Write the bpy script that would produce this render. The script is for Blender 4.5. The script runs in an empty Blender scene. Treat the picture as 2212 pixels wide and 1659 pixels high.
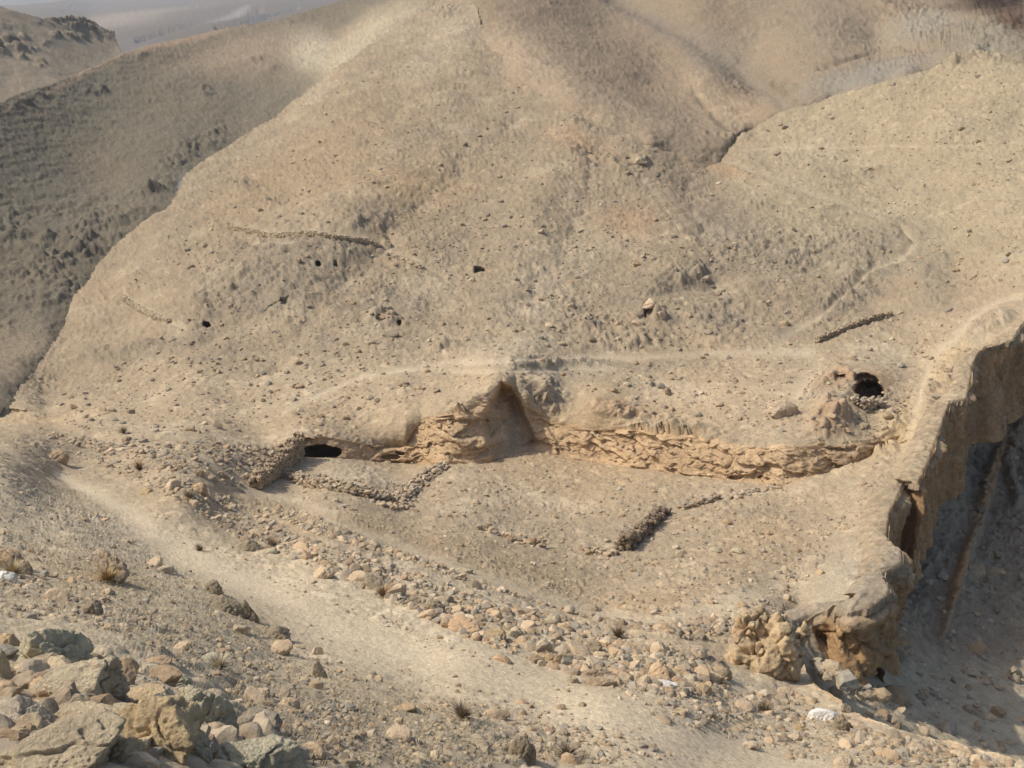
import bpy, math, random
import numpy as np
from mathutils import Vector

# ------------------------------------------------------------------ camera, sky, sun
sc = bpy.context.scene
COL = sc.collection
random.seed(7)
RNG = np.random.default_rng(11)
F32 = np.float32

FOC, CU, CV = 2218.0, 1106.0, 829.5          # survey units of the 2212 x 1659 photograph
PITCH = math.radians(20.0)
CAM = np.array([0.0, 0.0, 30.0])
FWD = np.array([0, math.cos(PITCH), -math.sin(PITCH)])
UPV = np.array([0, math.sin(PITCH), math.cos(PITCH)])
RGT = np.array([1.0, 0, 0])

cam_d = bpy.data.cameras.new("camera")
cam_d.sensor_width = 36.0
cam_d.lens = 18.0 / (CU / FOC)
cam_d.clip_start = 0.05
cam_d.clip_end = 12000
cam_o = bpy.data.objects.new("camera", cam_d)
cam_o.location = CAM
cam_o.rotation_euler = (math.radians(90) - PITCH, 0, 0)
COL.objects.link(cam_o)
sc.camera = cam_o

SUN_EL = math.radians(49)
SUN_AZ = math.radians(270)                   # compass bearing of the sun, clockwise from +Y
sdir = Vector((math.sin(SUN_AZ) * math.cos(SUN_EL), math.cos(SUN_AZ) * math.cos(SUN_EL), math.sin(SUN_EL)))
sun_d = bpy.data.lights.new("sun", 'SUN')
sun_d.energy = 3.4
sun_d.angle = math.radians(0.6)
sun_d.color = (1.0, 0.95, 0.85)
sun_o = bpy.data.objects.new("sun", sun_d)
sun_o.rotation_euler = (-sdir).to_track_quat('-Z', 'Y').to_euler()
sun_o.location = (-40, 40, 120)
COL.objects.link(sun_o)

world = bpy.data.worlds.new("World")
sc.world = world
world.use_nodes = True
wn = world.node_tree
bg = wn.nodes["Background"]
sky = wn.nodes.new("ShaderNodeTexSky")
sky.sky_type = 'NISHITA'
sky.sun_disc = False
sky.sun_elevation = SUN_EL
sky.sun_rotation = SUN_AZ
sky.dust_density = 3.0
wn.links.new(sky.outputs[0], bg.inputs[0])
bg.inputs[1].default_value = 0.15
sc.view_settings.view_transform = 'Standard'
sc.view_settings.look = 'None'
sc.view_settings.exposure = 0.03
sc.view_settings.gamma = 1.0
sc.cycles.max_bounces = 4
sc.cycles.diffuse_bounces = 3
sc.cycles.volume_bounces = 0
sc.cycles.use_adaptive_sampling = True
sc.cycles.use_denoising = True

# ------------------------------------------------------------------ noise
def _hash(ix, iy, iz, seed):
    h = (ix * np.uint32(374761393)) ^ (iy * np.uint32(668265263)) ^ (iz * np.uint32(2147483647 - 58)) ^ np.uint32((seed * 2654435761) & 0xffffffff)
    h = (h ^ (h >> np.uint32(13))) * np.uint32(1274126177)
    h = (h ^ (h >> np.uint32(16))) * np.uint32(2246822519)
    return h ^ (h >> np.uint32(15))

def perlin(x, y, z, seed=0):
    fx, fy, fz = np.floor(x), np.floor(y), np.floor(z)
    ix, iy, iz = [a.astype(np.int64).astype(np.uint32) for a in (fx, fy, fz)]
    x = (x - fx).astype(F32); y = (y - fy).astype(F32); z = (z - fz).astype(F32)
    sx = x * x * x * (x * (x * 6 - 15) + 10); sy = y * y * y * (y * (y * 6 - 15) + 10); sz = z * z * z * (z * (z * 6 - 15) + 10)
    one = np.uint32(1)
    def g(dx, dy, dz):
        h = _hash(ix + one if dx else ix, iy + one if dy else iy, iz + one if dz else iz, seed)
        gx = (h & np.uint32(1023)).astype(F32) * F32(2 / 1023) - F32(1)
        gy = ((h >> np.uint32(10)) & np.uint32(1023)).astype(F32) * F32(2 / 1023) - F32(1)
        gz = ((h >> np.uint32(20)) & np.uint32(1023)).astype(F32) * F32(2 / 1023) - F32(1)
        return gx * (x - dx) + gy * (y - dy) + gz * (z - dz)
    a = g(0, 0, 0); a += sx * (g(1, 0, 0) - a)
    b = g(0, 1, 0); b += sx * (g(1, 1, 0) - b)
    c = g(0, 0, 1); c += sx * (g(1, 0, 1) - c)
    d = g(0, 1, 1); d += sx * (g(1, 1, 1) - d)
    a += sy * (b - a); c += sy * (d - c)
    return (a + sz * (c - a)) * F32(1.25)

def fbm(P, f, octv, seed=0, gain=0.5, ridged=False, sq=(1, 1, 1)):
    out = np.zeros(P.shape[:-1], F32); amp = 1.0; tot = 0.0
    for o in range(octv):
        n = perlin(P[..., 0] * (f * sq[0]) + 13.7 * o, P[..., 1] * (f * sq[1]) - 7.3 * o, P[..., 2] * (f * sq[2]) + 3.1 * o, seed + o * 17)
        if ridged: n = 1 - 2 * np.abs(n)
        out += F32(amp) * n; tot += amp; amp *= gain; f *= 2.03
    return out / F32(tot) if not ridged else out / F32(tot)

def cells(X, Y, size, seed, rmin=.22, rvar=.42, dens=1.0):
    """half-buried stones on a jittered lattice: height in metres and an id in 0..1"""
    gx, gy = X / size, Y / size
    cx, cy = np.floor(gx), np.floor(gy)
    H = np.zeros(X.shape, F32); ID = np.zeros(X.shape, F32)
    for i in (-1, 0, 1):
        for j in (-1, 0, 1):
            kx, ky = cx + i, cy + j
            h = _hash(kx.astype(np.int64).astype(np.uint32), ky.astype(np.int64).astype(np.uint32), np.zeros_like(kx).astype(np.uint32), seed)
            a = (h & np.uint32(255)).astype(F32) / 255; b = ((h >> np.uint32(8)) & np.uint32(255)).astype(F32) / 255
            c = ((h >> np.uint32(16)) & np.uint32(255)).astype(F32) / 255; e = ((h >> np.uint32(24)) & np.uint32(255)).astype(F32) / 255
            r = (rmin + rvar * c * c)
            dx = (gx - kx - a); dy = (gy - ky - b)
            ang = e * 6.28
            ca, sa = np.cos(ang), np.sin(ang)
            ddx = (dx * ca + dy * sa) / 1.25; ddy = (dy * ca - dx * sa) / .8
            d2 = (np.maximum(np.abs(ddx), np.abs(ddy)) * .6 + np.sqrt(ddx * ddx + ddy * ddy) * .5) ** 2 / (r * r)
            hh = np.where(d2 < 1, np.sqrt(np.maximum(1 - d2, 0)) * r * size, 0) * (e <= dens)
            m = hh > H
            H = np.where(m, hh, H); ID = np.where(m, c * .5 + e * .5, ID)
    return H.astype(F32), ID

def blocks(P, size, seed):
    """broken rock: every point belongs to one jointed block; returns block id 0..1, second id, and distance to the joint"""
    g = P / np.array(size); c = np.floor(g)
    f1 = np.full(P.shape[:-1], 9.0); f2 = f1.copy(); i1 = np.zeros(P.shape[:-1]); j1 = i1.copy()
    for dx in (-1, 0, 1):
        for dy in (-1, 0, 1):
            for dz in (-1, 0, 1):
                k = c + (dx, dy, dz); kk = k.astype(np.int64).astype(np.uint32)
                h = _hash(kk[..., 0], kk[..., 1], kk[..., 2], seed); h2 = _hash(kk[..., 0], kk[..., 1], kk[..., 2], seed + 1)
                q = k + np.stack([h & np.uint32(1023), (h >> np.uint32(10)) & np.uint32(1023), (h >> np.uint32(20)) & np.uint32(1023)], -1) / 1023.0
                d = np.sqrt(((g - q) ** 2).sum(-1)); m = d < f1
                f2 = np.where(m, f1, np.minimum(f2, d)); f1 = np.where(m, d, f1)
                i1 = np.where(m, (h2 & np.uint32(1023)) / 1023.0, i1); j1 = np.where(m, ((h2 >> np.uint32(10)) & np.uint32(1023)) / 1023.0, j1)
    return i1, j1, f2 - f1

def sstep(a, b, x):
    t = np.clip((x - a) / (b - a), 0, 1)
    return t * t * (3 - 2 * t)

# ------------------------------------------------------------------ survey: sight lines and measured distances -> ground points
def rays(U, V):
    xc = (U - CU) / FOC; yc = (CV - V) / FOC
    R = np.empty(np.broadcast(xc, yc).shape + (3,), np.float64)
    R[..., 0] = xc
    R[..., 1] = FWD[1] + yc * UPV[1]
    R[..., 2] = FWD[2] + yc * UPV[2]
    return R

def at(u, v, d):
    return CAM + rays(np.array(float(u)), np.array(float(v))) * d

def project(p):
    q = np.asarray(p) - CAM
    d = q @ FWD
    return CU + FOC * (q @ RGT) / d, CV - FOC * (q @ UPV) / d, d

class TPS:
    def __init__(s, pts, reg=1e-4):
        P = np.array(pts, float); s.x = P[:, :2] / 1000.0; q = 1.0 / P[:, 2]
        n = len(P); d = ((s.x[:, None] - s.x[None]) ** 2).sum(-1)
        K = 0.5 * d * np.log(d + 1e-12) + np.eye(n) * reg
        A = np.zeros((n + 3, n + 3)); A[:n, :n] = K; A[:n, n] = 1; A[:n, n + 1:] = s.x
        A[n, :n] = 1; A[n + 1:, :n] = s.x.T
        w = np.linalg.solve(A, np.r_[q, 0, 0, 0]); s.w = w
    def __call__(s, U, V):
        U, V = np.broadcast_arrays(U, V)
        u = U / 1000.0; v = V / 1000.0; n = len(s.x)
        out = s.w[n] + s.w[n + 1] * u + s.w[n + 2] * v
        for i in range(n):
            d = (u - s.x[i, 0]) ** 2 + (v - s.x[i, 1]) ** 2
            out = out + s.w[i] * 0.5 * d * np.log(d + 1e-12)
        return out

def axis(lo, hi, step, flo, fhi):
    a = list(np.arange(flo, fhi + step, step))
    s = step; x = flo
    left = []
    while x > lo:
        s *= 1.12; x -= s; left.append(x)
    s = step; x = a[-1]; right = []
    while x < hi:
        s *= 1.12; x += s; right.append(x)
    return np.array(left[::-1] + a + right)

def poly_dist(U, V, pts, closed=False):
    """distance to polyline and nearest point"""
    best = np.full(U.shape, 1e9); bx = np.zeros(U.shape); by = np.zeros(U.shape)
    n = len(pts)
    for i in range(n if closed else n - 1):
        x0, y0 = pts[i][:2]; x1, y1 = pts[(i + 1) % n][:2]
        dx, dy = x1 - x0, y1 - y0
        t = np.clip(((U - x0) * dx + (V - y0) * dy) / (dx * dx + dy * dy + 1e-9), 0, 1)
        px, py = x0 + t * dx, y0 + t * dy
        d = np.hypot(U - px, V - py)
        m = d < best
        best = np.where(m, d, best); bx = np.where(m, px, bx); by = np.where(m, py, by)
    return best, bx, by

def inside(U, V, pts):
    c = np.zeros(U.shape, bool); n = len(pts); j = n - 1
    for i in range(n):
        xi, yi = pts[i][:2]; xj, yj = pts[j][:2]
        if yi != yj:
            c ^= ((yi > V) != (yj > V)) & (U < (xj - xi) * (V - yi) / (yj - yi) + xi)
        j = i
    return c

class Canvas:
    """soft feature masks over a surveyed sheet"""
    def __init__(s, us, vs, wu=None, wv=None):
        s.us, s.vs = us, vs
        s.U, s.V = np.meshgrid(us, vs)
        s.wu = wu if wu is not None else np.zeros_like(s.U); s.wv = wv if wv is not None else np.zeros_like(s.U)
    def sl(s, x0, x1, y0, y1):
        i0, i1 = np.searchsorted(s.us, [x0, x1]); j0, j1 = np.searchsorted(s.vs, [y0, y1])
        return slice(j0, j1), slice(i0, i1)
    def blob(s, cx, cy, rx, ry, ang=0, p=3.0, warp=1.0):
        R = max(rx, ry) * 2 + 30
        k = s.sl(cx - R, cx + R, cy - R, cy + R)
        x = s.U[k] + s.wu[k] * warp - cx; y = s.V[k] + s.wv[k] * warp - cy
        a = math.radians(ang); ca, sa = math.cos(a), math.sin(a)
        d = np.sqrt(((x * ca + y * sa) / rx) ** 2 + ((-x * sa + y * ca) / ry) ** 2)
        return k, np.exp(-d ** p).astype(F32)
    def line(s, pts, w, warp=1.0, p=2.0):
        xs = [q[0] for q in pts]; ys = [q[1] for q in pts]
        ws = [q[2] if len(q) > 2 else w for q in pts]; W = max(ws) * 3 + 20
        k = s.sl(min(xs) - W, max(xs) + W, min(ys) - W, max(ys) + W)
        x = s.U[k] + s.wu[k] * warp; y = s.V[k] + s.wv[k] * warp
        best = np.full(x.shape, 1e9)
        for i in range(len(pts) - 1):
            x0, y0 = pts[i][:2]; x1, y1 = pts[i + 1][:2]; dx, dy = x1 - x0, y1 - y0
            t = np.clip(((x - x0) * dx + (y - y0) * dy) / (dx * dx + dy * dy), 0, 1)
            d = np.hypot(x - x0 - t * dx, y - y0 - t * dy) / (ws[i] + (ws[i + 1] - ws[i]) * t)
            best = np.minimum(best, d)
        return k, np.exp(-best ** p).astype(F32)

def normals_of(P):
    du = np.gradient(P, axis=1); dv = np.gradient(P, axis=0)
    n = np.cross(du, -dv)
    n /= np.linalg.norm(n, axis=-1, keepdims=True) + 1e-12
    return n

# ------------------------------------------------------------------ mesh helpers
def build_mesh(name, verts, faces, col=None, smooth=True):
    sm_arr = smooth if isinstance(smooth, np.ndarray) else np.full(len(faces), smooth)
    me = bpy.data.meshes.new(name)
    verts = np.ascontiguousarray(verts, F32); faces = np.ascontiguousarray(faces, np.int32)
    k = faces.shape[1]
    me.vertices.add(len(verts)); me.vertices.foreach_set("co", verts.ravel())
    me.loops.add(faces.size); me.loops.foreach_set("vertex_index", faces.ravel())
    me.polygons.add(len(faces)); me.polygons.foreach_set("loop_start", np.arange(0, faces.size, k, dtype=np.int32))
    me.polygons.foreach_set("use_smooth", sm_arr)
    if col is not None:
        a = me.color_attributes.new("Col", 'FLOAT_COLOR', 'POINT')
        c = np.ones((len(verts), 4), F32); c[:, :3] = col
        a.data.foreach_set("color", c.ravel())
    me.update(calc_edges=True)
    return me

def link(name, me, mat, kind=None, label=None, cat=None, group=None, parent=None, loc=None):
    o = bpy.data.objects.new(name, me)
    if mat and not me.materials: me.materials.append(mat)
    COL.objects.link(o)
    if kind: o["kind"] = kind
    if label: o["label"] = label
    if cat: o["category"] = cat
    if group: o["group"] = group
    if parent: o.parent = parent
    if loc is not None: o.location = loc
    return o

def grid_faces(ny, nx, keep=None):
    i = np.arange(ny * nx).reshape(ny, nx)
    f = np.stack([i[:-1, :-1], i[1:, :-1], i[1:, 1:], i[:-1, 1:]], -1)
    if keep is not None:
        k = keep[:-1, :-1] & keep[1:, :-1] & keep[1:, 1:] & keep[:-1, 1:]
        return f[k]
    return f.reshape(-1, 4)

def compact(verts, faces, col):
    used = np.zeros(len(verts), bool); used[faces.ravel()] = True
    idx = np.cumsum(used) - 1
    return verts[used], idx[faces], col[used]

def s2l(r, g, b):
    f = lambda c: (c / 255 / 12.92) if c / 255 <= .04045 else ((c / 255 + .055) / 1.055) ** 2.4
    c = np.array([f(r), f(g), f(b)], F32); l = c @ np.array([.3, .59, .11], F32)
    return (c + (l - c) * .10).astype(F32)

# ------------------------------------------------------------------ materials
def ground_material(name, bump_scale, bump_dist, fine_scale, speck=0.35):
    m = bpy.data.materials.new(name); m.use_nodes = True
    nt = m.node_tree; N = nt.nodes; L = nt.links
    b = N["Principled BSDF"]; b.inputs["Roughness"].default_value = .95
    b.inputs["Specular IOR Level"].default_value = .12
    tc = N.new("ShaderNodeTexCoord"); at_ = N.new("ShaderNodeAttribute"); at_.attribute_name = "Col"
    n1 = N.new("ShaderNodeTexNoise"); n1.inputs["Scale"].default_value = fine_scale; n1.inputs["Detail"].default_value = 5; n1.inputs["Roughness"].default_value = .7
    L.new(tc.outputs["Object"], n1.inputs["Vector"])
    mr = N.new("ShaderNodeMapRange"); mr.inputs[1].default_value = .3; mr.inputs[2].default_value = .7; mr.inputs[3].default_value = 1 - speck; mr.inputs[4].default_value = 1 + speck
    L.new(n1.outputs[0], mr.inputs[0])
    mx = N.new("ShaderNodeMix"); mx.data_type = 'RGBA'; mx.blend_type = 'MULTIPLY'; mx.inputs[0].default_value = 1
    L.new(at_.outputs["Color"], mx.inputs[6]); L.new(mr.outputs[0], mx.inputs[7])
    L.new(mx.outputs[2], b.inputs["Base Color"])
    n2 = N.new("ShaderNodeTexNoise"); n2.inputs["Scale"].default_value = bump_scale; n2.inputs["Detail"].default_value = 8; n2.inputs["Roughness"].default_value = .72
    L.new(tc.outputs["Object"], n2.inputs["Vector"])
    bp = N.new("ShaderNodeBump"); bp.inputs["Strength"].default_value = 1; bp.inputs["Distance"].default_value = bump_dist
    L.new(n2.outputs[0], bp.inputs["Height"]); L.new(bp.outputs[0], b.inputs["Normal"])
    return m

def rock_material(name, c1, c2, c3, scale=3.0, bump=.03):
    """limestone: object-random tone between three colours, weathered grey blotches, pitted surface"""
    m = bpy.data.materials.new(name); m.use_nodes = True
    nt = m.node_tree; N = nt.nodes; L = nt.links
    b = N["Principled BSDF"]; b.inputs["Roughness"].default_value = .92; b.inputs["Specular IOR Level"].default_value = .15
    oi = N.new("ShaderNodeObjectInfo"); cr = N.new("ShaderNodeValToRGB")
    e = cr.color_ramp.elements; e[0].color = (*c1, 1); e[1].color = (*c3, 1); k = cr.color_ramp.elements.new(.5); k.color = (*c2, 1)
    L.new(oi.outputs["Random"], cr.inputs[0])
    tc = N.new("ShaderNodeTexCoord"); gm = N.new("ShaderNodeNewGeometry")
    n1 = N.new("ShaderNodeTexNoise"); n1.inputs["Scale"].default_value = scale; n1.inputs["Detail"].default_value = 6; n1.inputs["Roughness"].default_value = .65
    L.new(gm.outputs["Position"], n1.inputs["Vector"])
    r2 = N.new("ShaderNodeValToRGB"); r2.color_ramp.elements[0].position = .35; r2.color_ramp.elements[0].color = (.9, .89, .87, 1); r2.color_ramp.elements[1].position = .68; r2.color_ramp.elements[1].color = (1.36, 1.32, 1.25, 1)
    L.new(n1.outputs[0], r2.inputs[0])
    mx = N.new("ShaderNodeMix"); mx.data_type = 'RGBA'; mx.blend_type = 'MULTIPLY'; mx.inputs[0].default_value = 1
    L.new(cr.outputs[0], mx.inputs[6]); L.new(r2.outputs[0], mx.inputs[7])
    L.new(mx.outputs[2], b.inputs["Base Color"])
    n2 = N.new("ShaderNodeTexNoise"); n2.inputs["Scale"].default_value = scale * 5; n2.inputs["Detail"].default_value = 8; n2.inputs["Roughness"].default_value = .7
    L.new(gm.outputs["Position"], n2.inputs["Vector"])
    bp = N.new("ShaderNodeBump"); bp.inputs["Distance"].default_value = bump
    L.new(n2.outputs[0], bp.inputs["Height"]); L.new(bp.outputs[0], b.inputs["Normal"])
    return m

M_GROUND = ground_material("limestone_soil", 9.0, .05, 14.0, .26)
M_FAR = ground_material("hill_soil", 4.0, .10, 7.0, .25)
M_CLIFF = ground_material("cliff_rock", 9.0, .11, 6.0, .28)
M_ROCK = rock_material("limestone_rock", s2l(178, 152, 118), s2l(190, 166, 134), s2l(172, 156, 132))
M_STONES = ground_material("loose_stone", 20.0, .02, 9.0, .25)

# ------------------------------------------------------------------ the ground: near slope, walled terrace and the two hills rising behind it
SHARED = [(-300, 900, 50), (0, 905, 48), (60, 908, 46), (150, 950, 40), (300, 965, 38.5), (450, 952, 40.5), (560, 960, 42.5)]
LOW = SHARED + [
    (-350, 1800, 3.0), (0, 1659, 4.0), (300, 1659, 4.2), (600, 1659, 5.5), (900, 1659, 8), (1200, 1659, 10.5), (1500, 1659, 11.8), (1900, 1659, 13.5), (2212, 1659, 15), (2600, 1659, 16.5),
    (0, 1550, 5), (250, 1550, 5.3), (500, 1550, 7), (0, 1400, 7.5), (300, 1400, 9), (600, 1450, 12), (900, 1500, 13.2), (-350, 1400, 6), (-350, 1100, 16),
    (1300, 1540, 13), (1000, 1450, 15), (800, 1390, 16.5), (640, 1310, 18.5), (500, 1240, 21), (380, 1180, 24), (280, 1110, 27.5), (200, 1060, 31), (130, 1030, 33),
    (0, 1000, 27), (0, 1100, 20), (0, 1250, 12.5), (200, 1250, 14.5), (150, 1150, 20), (400, 1330, 13.5),
    (400, 1080, 29), (700, 1200, 23.5), (900, 1270, 21.5), (1050, 1350, 19), (1300, 1440, 17), (1500, 1520, 15),
    (500, 1060, 35), (560, 1055, 37.4), (640, 1080, 36.4), (860, 1090, 37.7), (740, 990, 43.6), (650, 985, 43), (960, 1005, 43.5), (1100, 985, 45), (1150, 970, 46), (1400, 1015, 43.5), (1550, 1035, 42), (1690, 1050, 40.5), (1740, 1035, 40.5), (1850, 1012, 41), (1950, 965, 42.5),
    (1200, 1180, 34), (1435, 1110, 38), (1335, 1200, 33), (1500, 1250, 29.5), (1100, 1180, 32.5), (900, 1150, 32), (700, 1100, 33), (1300, 1330, 24.5), (1500, 1400, 21.5), (1700, 1200, 33), (1600, 1320, 26), (1560, 1450, 20.5), (1720, 1490, 21), (1650, 1380, 24),
    (1850, 1560, 17.5), (2000, 1600, 16.5), (2212, 1640, 15.5),
    (1800, 1200, 32.5), (1850, 1150, 34), (1720, 1345, 27.2), (1806, 1302, 27.1), (1926, 1278, 26.7), (1890, 1240, 28.6), (1950, 1205, 29.3), (1930, 1110, 33.3), (2000, 1000, 37.5), (2050, 870, 43), (1960, 920, 43.2), (2300, 1200, 33), (2300, 900, 42)]
HIGH = SHARED + [
    (650, 940, 42.9), (760, 955, 43.5), (900, 908, 43.6), (1000, 890, 43.2), (1030, 865, 43.6), (1085, 825, 44.4), (1115, 840, 44.8), (1200, 915, 45.2), (1300, 926, 44.3), (1300, 870, 45.2), (1400, 940, 43.3), (1550, 957, 41.9), (1650, 970, 40.8), (1740, 962, 40.6), (1850, 960, 41.2), (1950, 940, 42.5), (2050, 870, 43),
    (100, 880, 52), (300, 880, 48), (500, 850, 49.5), (700, 850, 48.5), (850, 850, 47), (1000, 800, 48.5), (1200, 800, 49.3), (1400, 850, 47.5), (1550, 880, 45.3), (1700, 870, 44.8), (1550, 775, 52.5), (1300, 770, 52.5), (1740, 740, 54), (1870, 900, 43.7), (1870, 820, 46.5), (2000, 800, 48), (2100, 740, 49), (2212, 680, 50), (2000, 650, 57), (2212, 550, 55), (1900, 690, 57), (1800, 650, 61),
    (1960, 500, 68), (1780, 430, 75), (1650, 380, 81), (1530, 350, 86), (1400, 310, 85), (1236, 240, 92), (1106, 165, 104), (1040, 60, 122), (1040, -20, 138),
    (1000, 700, 57), (1000, 600, 64), (1000, 500, 71), (1000, 350, 83), (1000, 200, 100), (1300, 600, 64), (1300, 450, 74), (1500, 500, 70), (1500, 650, 61), (1700, 550, 67),
    (700, 700, 56), (700, 550, 66), (700, 400, 79), (700, 250, 97), (400, 750, 56), (400, 600, 66), (450, 450, 80), (250, 560, 74), (160, 680, 66), (60, 820, 57),
    (400, 385, 88), (600, 255, 103), (850, 65, 124),
    (1600, 320, 86), (1716, 235, 88), (1880, 190, 85), (2100, 115, 84), (2212, 140, 80), (2000, 300, 77), (2212, 350, 69), (1850, 400, 77), (2100, 470, 65), (2212, 450, 62), (2500, 500, 56), (2500, 700, 48)]
BASE_LINE = [(-900, 900), (0, 905), (60, 912), (150, 950), (300, 965), (450, 955), (560, 972), (630, 982), (650, 988), (700, 988), (740, 990), (850, 998), (960, 1005), (1060, 1000), (1100, 985), (1150, 970), (1250, 995), (1400, 1015), (1550, 1035), (1690, 1050), (1740, 1032), (1850, 1008), (1950, 962), (2060, 872), (2400, 700), (3200, 400)]
TOP_LINE = [(-900, 900), (0, 905), (60, 912), (150, 950), (300, 965), (450, 955), (560, 966), (630, 950), (650, 940), (700, 943), (760, 955), (850, 965), (876, 960), (893, 935), (912, 908), (950, 900), (1000, 892), (1030, 865), (1085, 825), (1112, 840), (1135, 885), (1200, 912), (1265, 928), (1330, 926), (1400, 936), (1450, 942), (1550, 955), (1640, 968), (1740, 965), (1850, 962), (1950, 935), (2060, 868), (2400, 700), (3200, 400)]
RIM = [(1713, 1355), (1751, 1335), (1806, 1305), (1831, 1325), (1886, 1310), (1926, 1280), (1910, 1240), (1951, 1220), (1951, 1195), (1918, 1165), (1926, 1110), (1956, 1045), (1986, 1048), (2006, 1005), (2056, 870), (2091, 865), (2098, 830), (2103, 795), (2114, 768), (2135, 748), (2159, 746), (2193, 735), (2212, 703), (2290, 660), (2420, 600)]
GROUND_POLY = ([(-500, 900), (-100, 905), (-10, 903), (20, 875), (45, 832), (75, 800), (105, 760), (145, 700), (155, 645), (185, 615), (210, 575), (240, 540), (300, 490), (350, 455), (380, 420), (400, 380), (435, 350), (475, 325), (530, 290), (595, 255), (640, 212), (700, 166), (770, 120), (850, 65), (930, 15), (960, -30), (1020, -30), (1040, 55), (1085, 110), (1106, 160), (1156, 186), (1236, 235), (1306, 266), (1406, 310), (1471, 335), (1521, 359), (1541, 345), (1556, 322), (1591, 300), (1636, 270), (1681, 246), (1716, 231), (1766, 220), (1816, 200), (1881, 186), (1956, 165), (2006, 150), (2056, 125), (2106, 108), (2156, 120), (2212, 135), (2300, 150), (2420, 150)]
               + RIM[::-1] + [(1730, 1400), (1738, 1445), (1760, 1490), (1800, 1512), (1870, 1556), (2000, 1592), (2212, 1652), (2420, 1710), (2420, 2000), (-500, 2000)])

def ragged(poly, amp, seed, closed=True):
    out = []; n = len(poly)
    for i in range(n if closed else n - 1):
        (x0, y0), (x1, y1) = poly[i], poly[(i + 1) % n]
        L = math.hypot(x1 - x0, y1 - y0); k = max(1, int(L / 7)) if L < 300 else 1
        for j in range(k):
            t = j / k; x, y = x0 + (x1 - x0) * t, y0 + (y1 - y0) * t
            if L < 300:
                p = np.array([x / 30., y / 30., seed]); q_ = p[None]
                f = 1.0 if j else .4
                x += f * amp * float(fbm(q_, 1, 3, seed)[0]) * 2; y += f * amp * float(fbm(q_, 1, 3, seed + 1)[0]) * 2
            out.append((x, y))
    if not closed: out.append(poly[-1])
    return out
GROUND_POLY = ragged(GROUND_POLY, 4.0, 3)
us = axis(-480, 2400, 2.45, -25, 2237)
vs = axis(-30, 1960, 2.35, 0, 1690); vs = np.sort(np.r_[vs, (vs[:-1] + vs[1:])[(vs[:-1] > 800) & (vs[:-1] < 1060)] / 2])
U, V = np.meshgrid(us, vs)
tps_low, tps_high = TPS(LOW), TPS(HIGH)
q_lo = np.clip(tps_low(U, V), 1 / 60., 1 / 1.6)
q_hi = np.clip(tps_high(U, V), 1 / 170., 1 / 30.)
bx_, by_ = np.array(BASE_LINE).T; tx_, ty_ = np.array(TOP_LINE).T
P0 = CAM + rays(U, V) / q_lo[..., None]
wob = fbm(P0, .9, 3, 5)
wbase = np.interp(U, bx_, by_) + wob * 5
wtop = np.minimum(np.interp(U, tx_, ty_) + wob * 17 + fbm(P0, 3.2, 2, 51) * 4, wbase - .01)
qb = np.clip(tps_low(us, np.interp(us, bx_, by_)), 1 / 60., 1)[None, :]
qt = np.clip(tps_high(us, np.interp(us, tx_, ty_)), 1 / 170., 1)[None, :]
gap = np.maximum(wbase - wtop, 26 * np.exp(-((U < 600) | (U > 1960)).astype(float) * 0))
w = np.clip((wbase - V) / gap, 0, 1)
cliff = np.where((V < wbase + 2) & (V > wtop - 2), 1.0, 0.0) * sstep(600, 650, U) * (1 - sstep(1900, 1990, U)) * sstep(10, 30, wbase - wtop)
yb_ = (CAM + rays(us, np.interp(us, bx_, by_)) / qb[0][:, None])[:, 1]
hgt_ = (np.interp(us, bx_, by_) - np.interp(us, tx_, ty_)) / FOC / qb[0]
ry_ = rays(us, np.interp(us, tx_, ty_))[:, 1]
wgt_ = sstep(600, 660, us) * (1 - sstep(1880, 1960, us))
dq_ = (ry_ / (yb_ + .10 + .46 * hgt_) - qt[0]) * wgt_
kk_ = np.ones(21) / 21; dq_ = np.convolve(dq_, kk_, 'same')
q_hi = q_hi + dq_[None, :] * np.exp(-np.maximum(np.interp(U, tx_, ty_) - V, 0) / 45)
q = np.where(V >= wbase, q_lo, np.where(V <= wtop - (gap - (wbase - wtop)), q_hi, 0))
mid = (V < wbase) & (V > wtop - (gap - (wbase - wtop)))
cl_u = (sstep(600, 650, us) * (1 - sstep(1890, 1960, us)))[None, :]
q_pl = qb * (1 - w) + (qt + dq_[None, :]) * w
q = np.where(mid, (q_lo * (1 - w) + q_hi * w) * (1 - cl_u) + q_pl * cl_u, q)
Ps = CAM + rays(U, V) / q[..., None]
warp_u = fbm(Ps, .5, 3, 21) * 16 + fbm(Ps, 3., 2, 22) * 5
warp_v = fbm(Ps, .5, 3, 23) * 10 + fbm(Ps, 3., 2, 24) * 3
cv = Canvas(us, vs, warp_u, warp_v)

rough = np.full(U.shape, .35, F32); smooth = np.zeros(U.shape, F32); rocky = np.zeros(U.shape, F32)
albedo = np.empty(U.shape + (3,), F32)
depth = 1 / q
C_SOIL = s2l(168, 148, 118); C_PALE = s2l(190, 171, 140); C_WARM = s2l(176, 148, 108); C_GREY = s2l(142, 130, 110); C_DRY = s2l(164, 138, 98); C_RUST = s2l(160, 118, 78); C_ROCK = s2l(136, 126, 110)
near = sstep(30, 18, depth)
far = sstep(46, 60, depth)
albedo[:] = C_SOIL; nr_ = (sstep(30, 20, depth) * .8)[..., None]; albedo[:] = albedo * (1 - nr_) + s2l(206, 186, 152) * nr_  # near soil lightened by colour in place of sunlight the slope lacks
n_big = fbm(Ps, .06, 4, 31); n_mid = fbm(Ps, .35, 4, 32); n_fin = fbm(Ps, 2.4, 3, 33)
def tint(m, c, s=1.0):
    albedo[...] = albedo * (1 - (m * s)[..., None]) + c * (m * s)[..., None]
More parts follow.
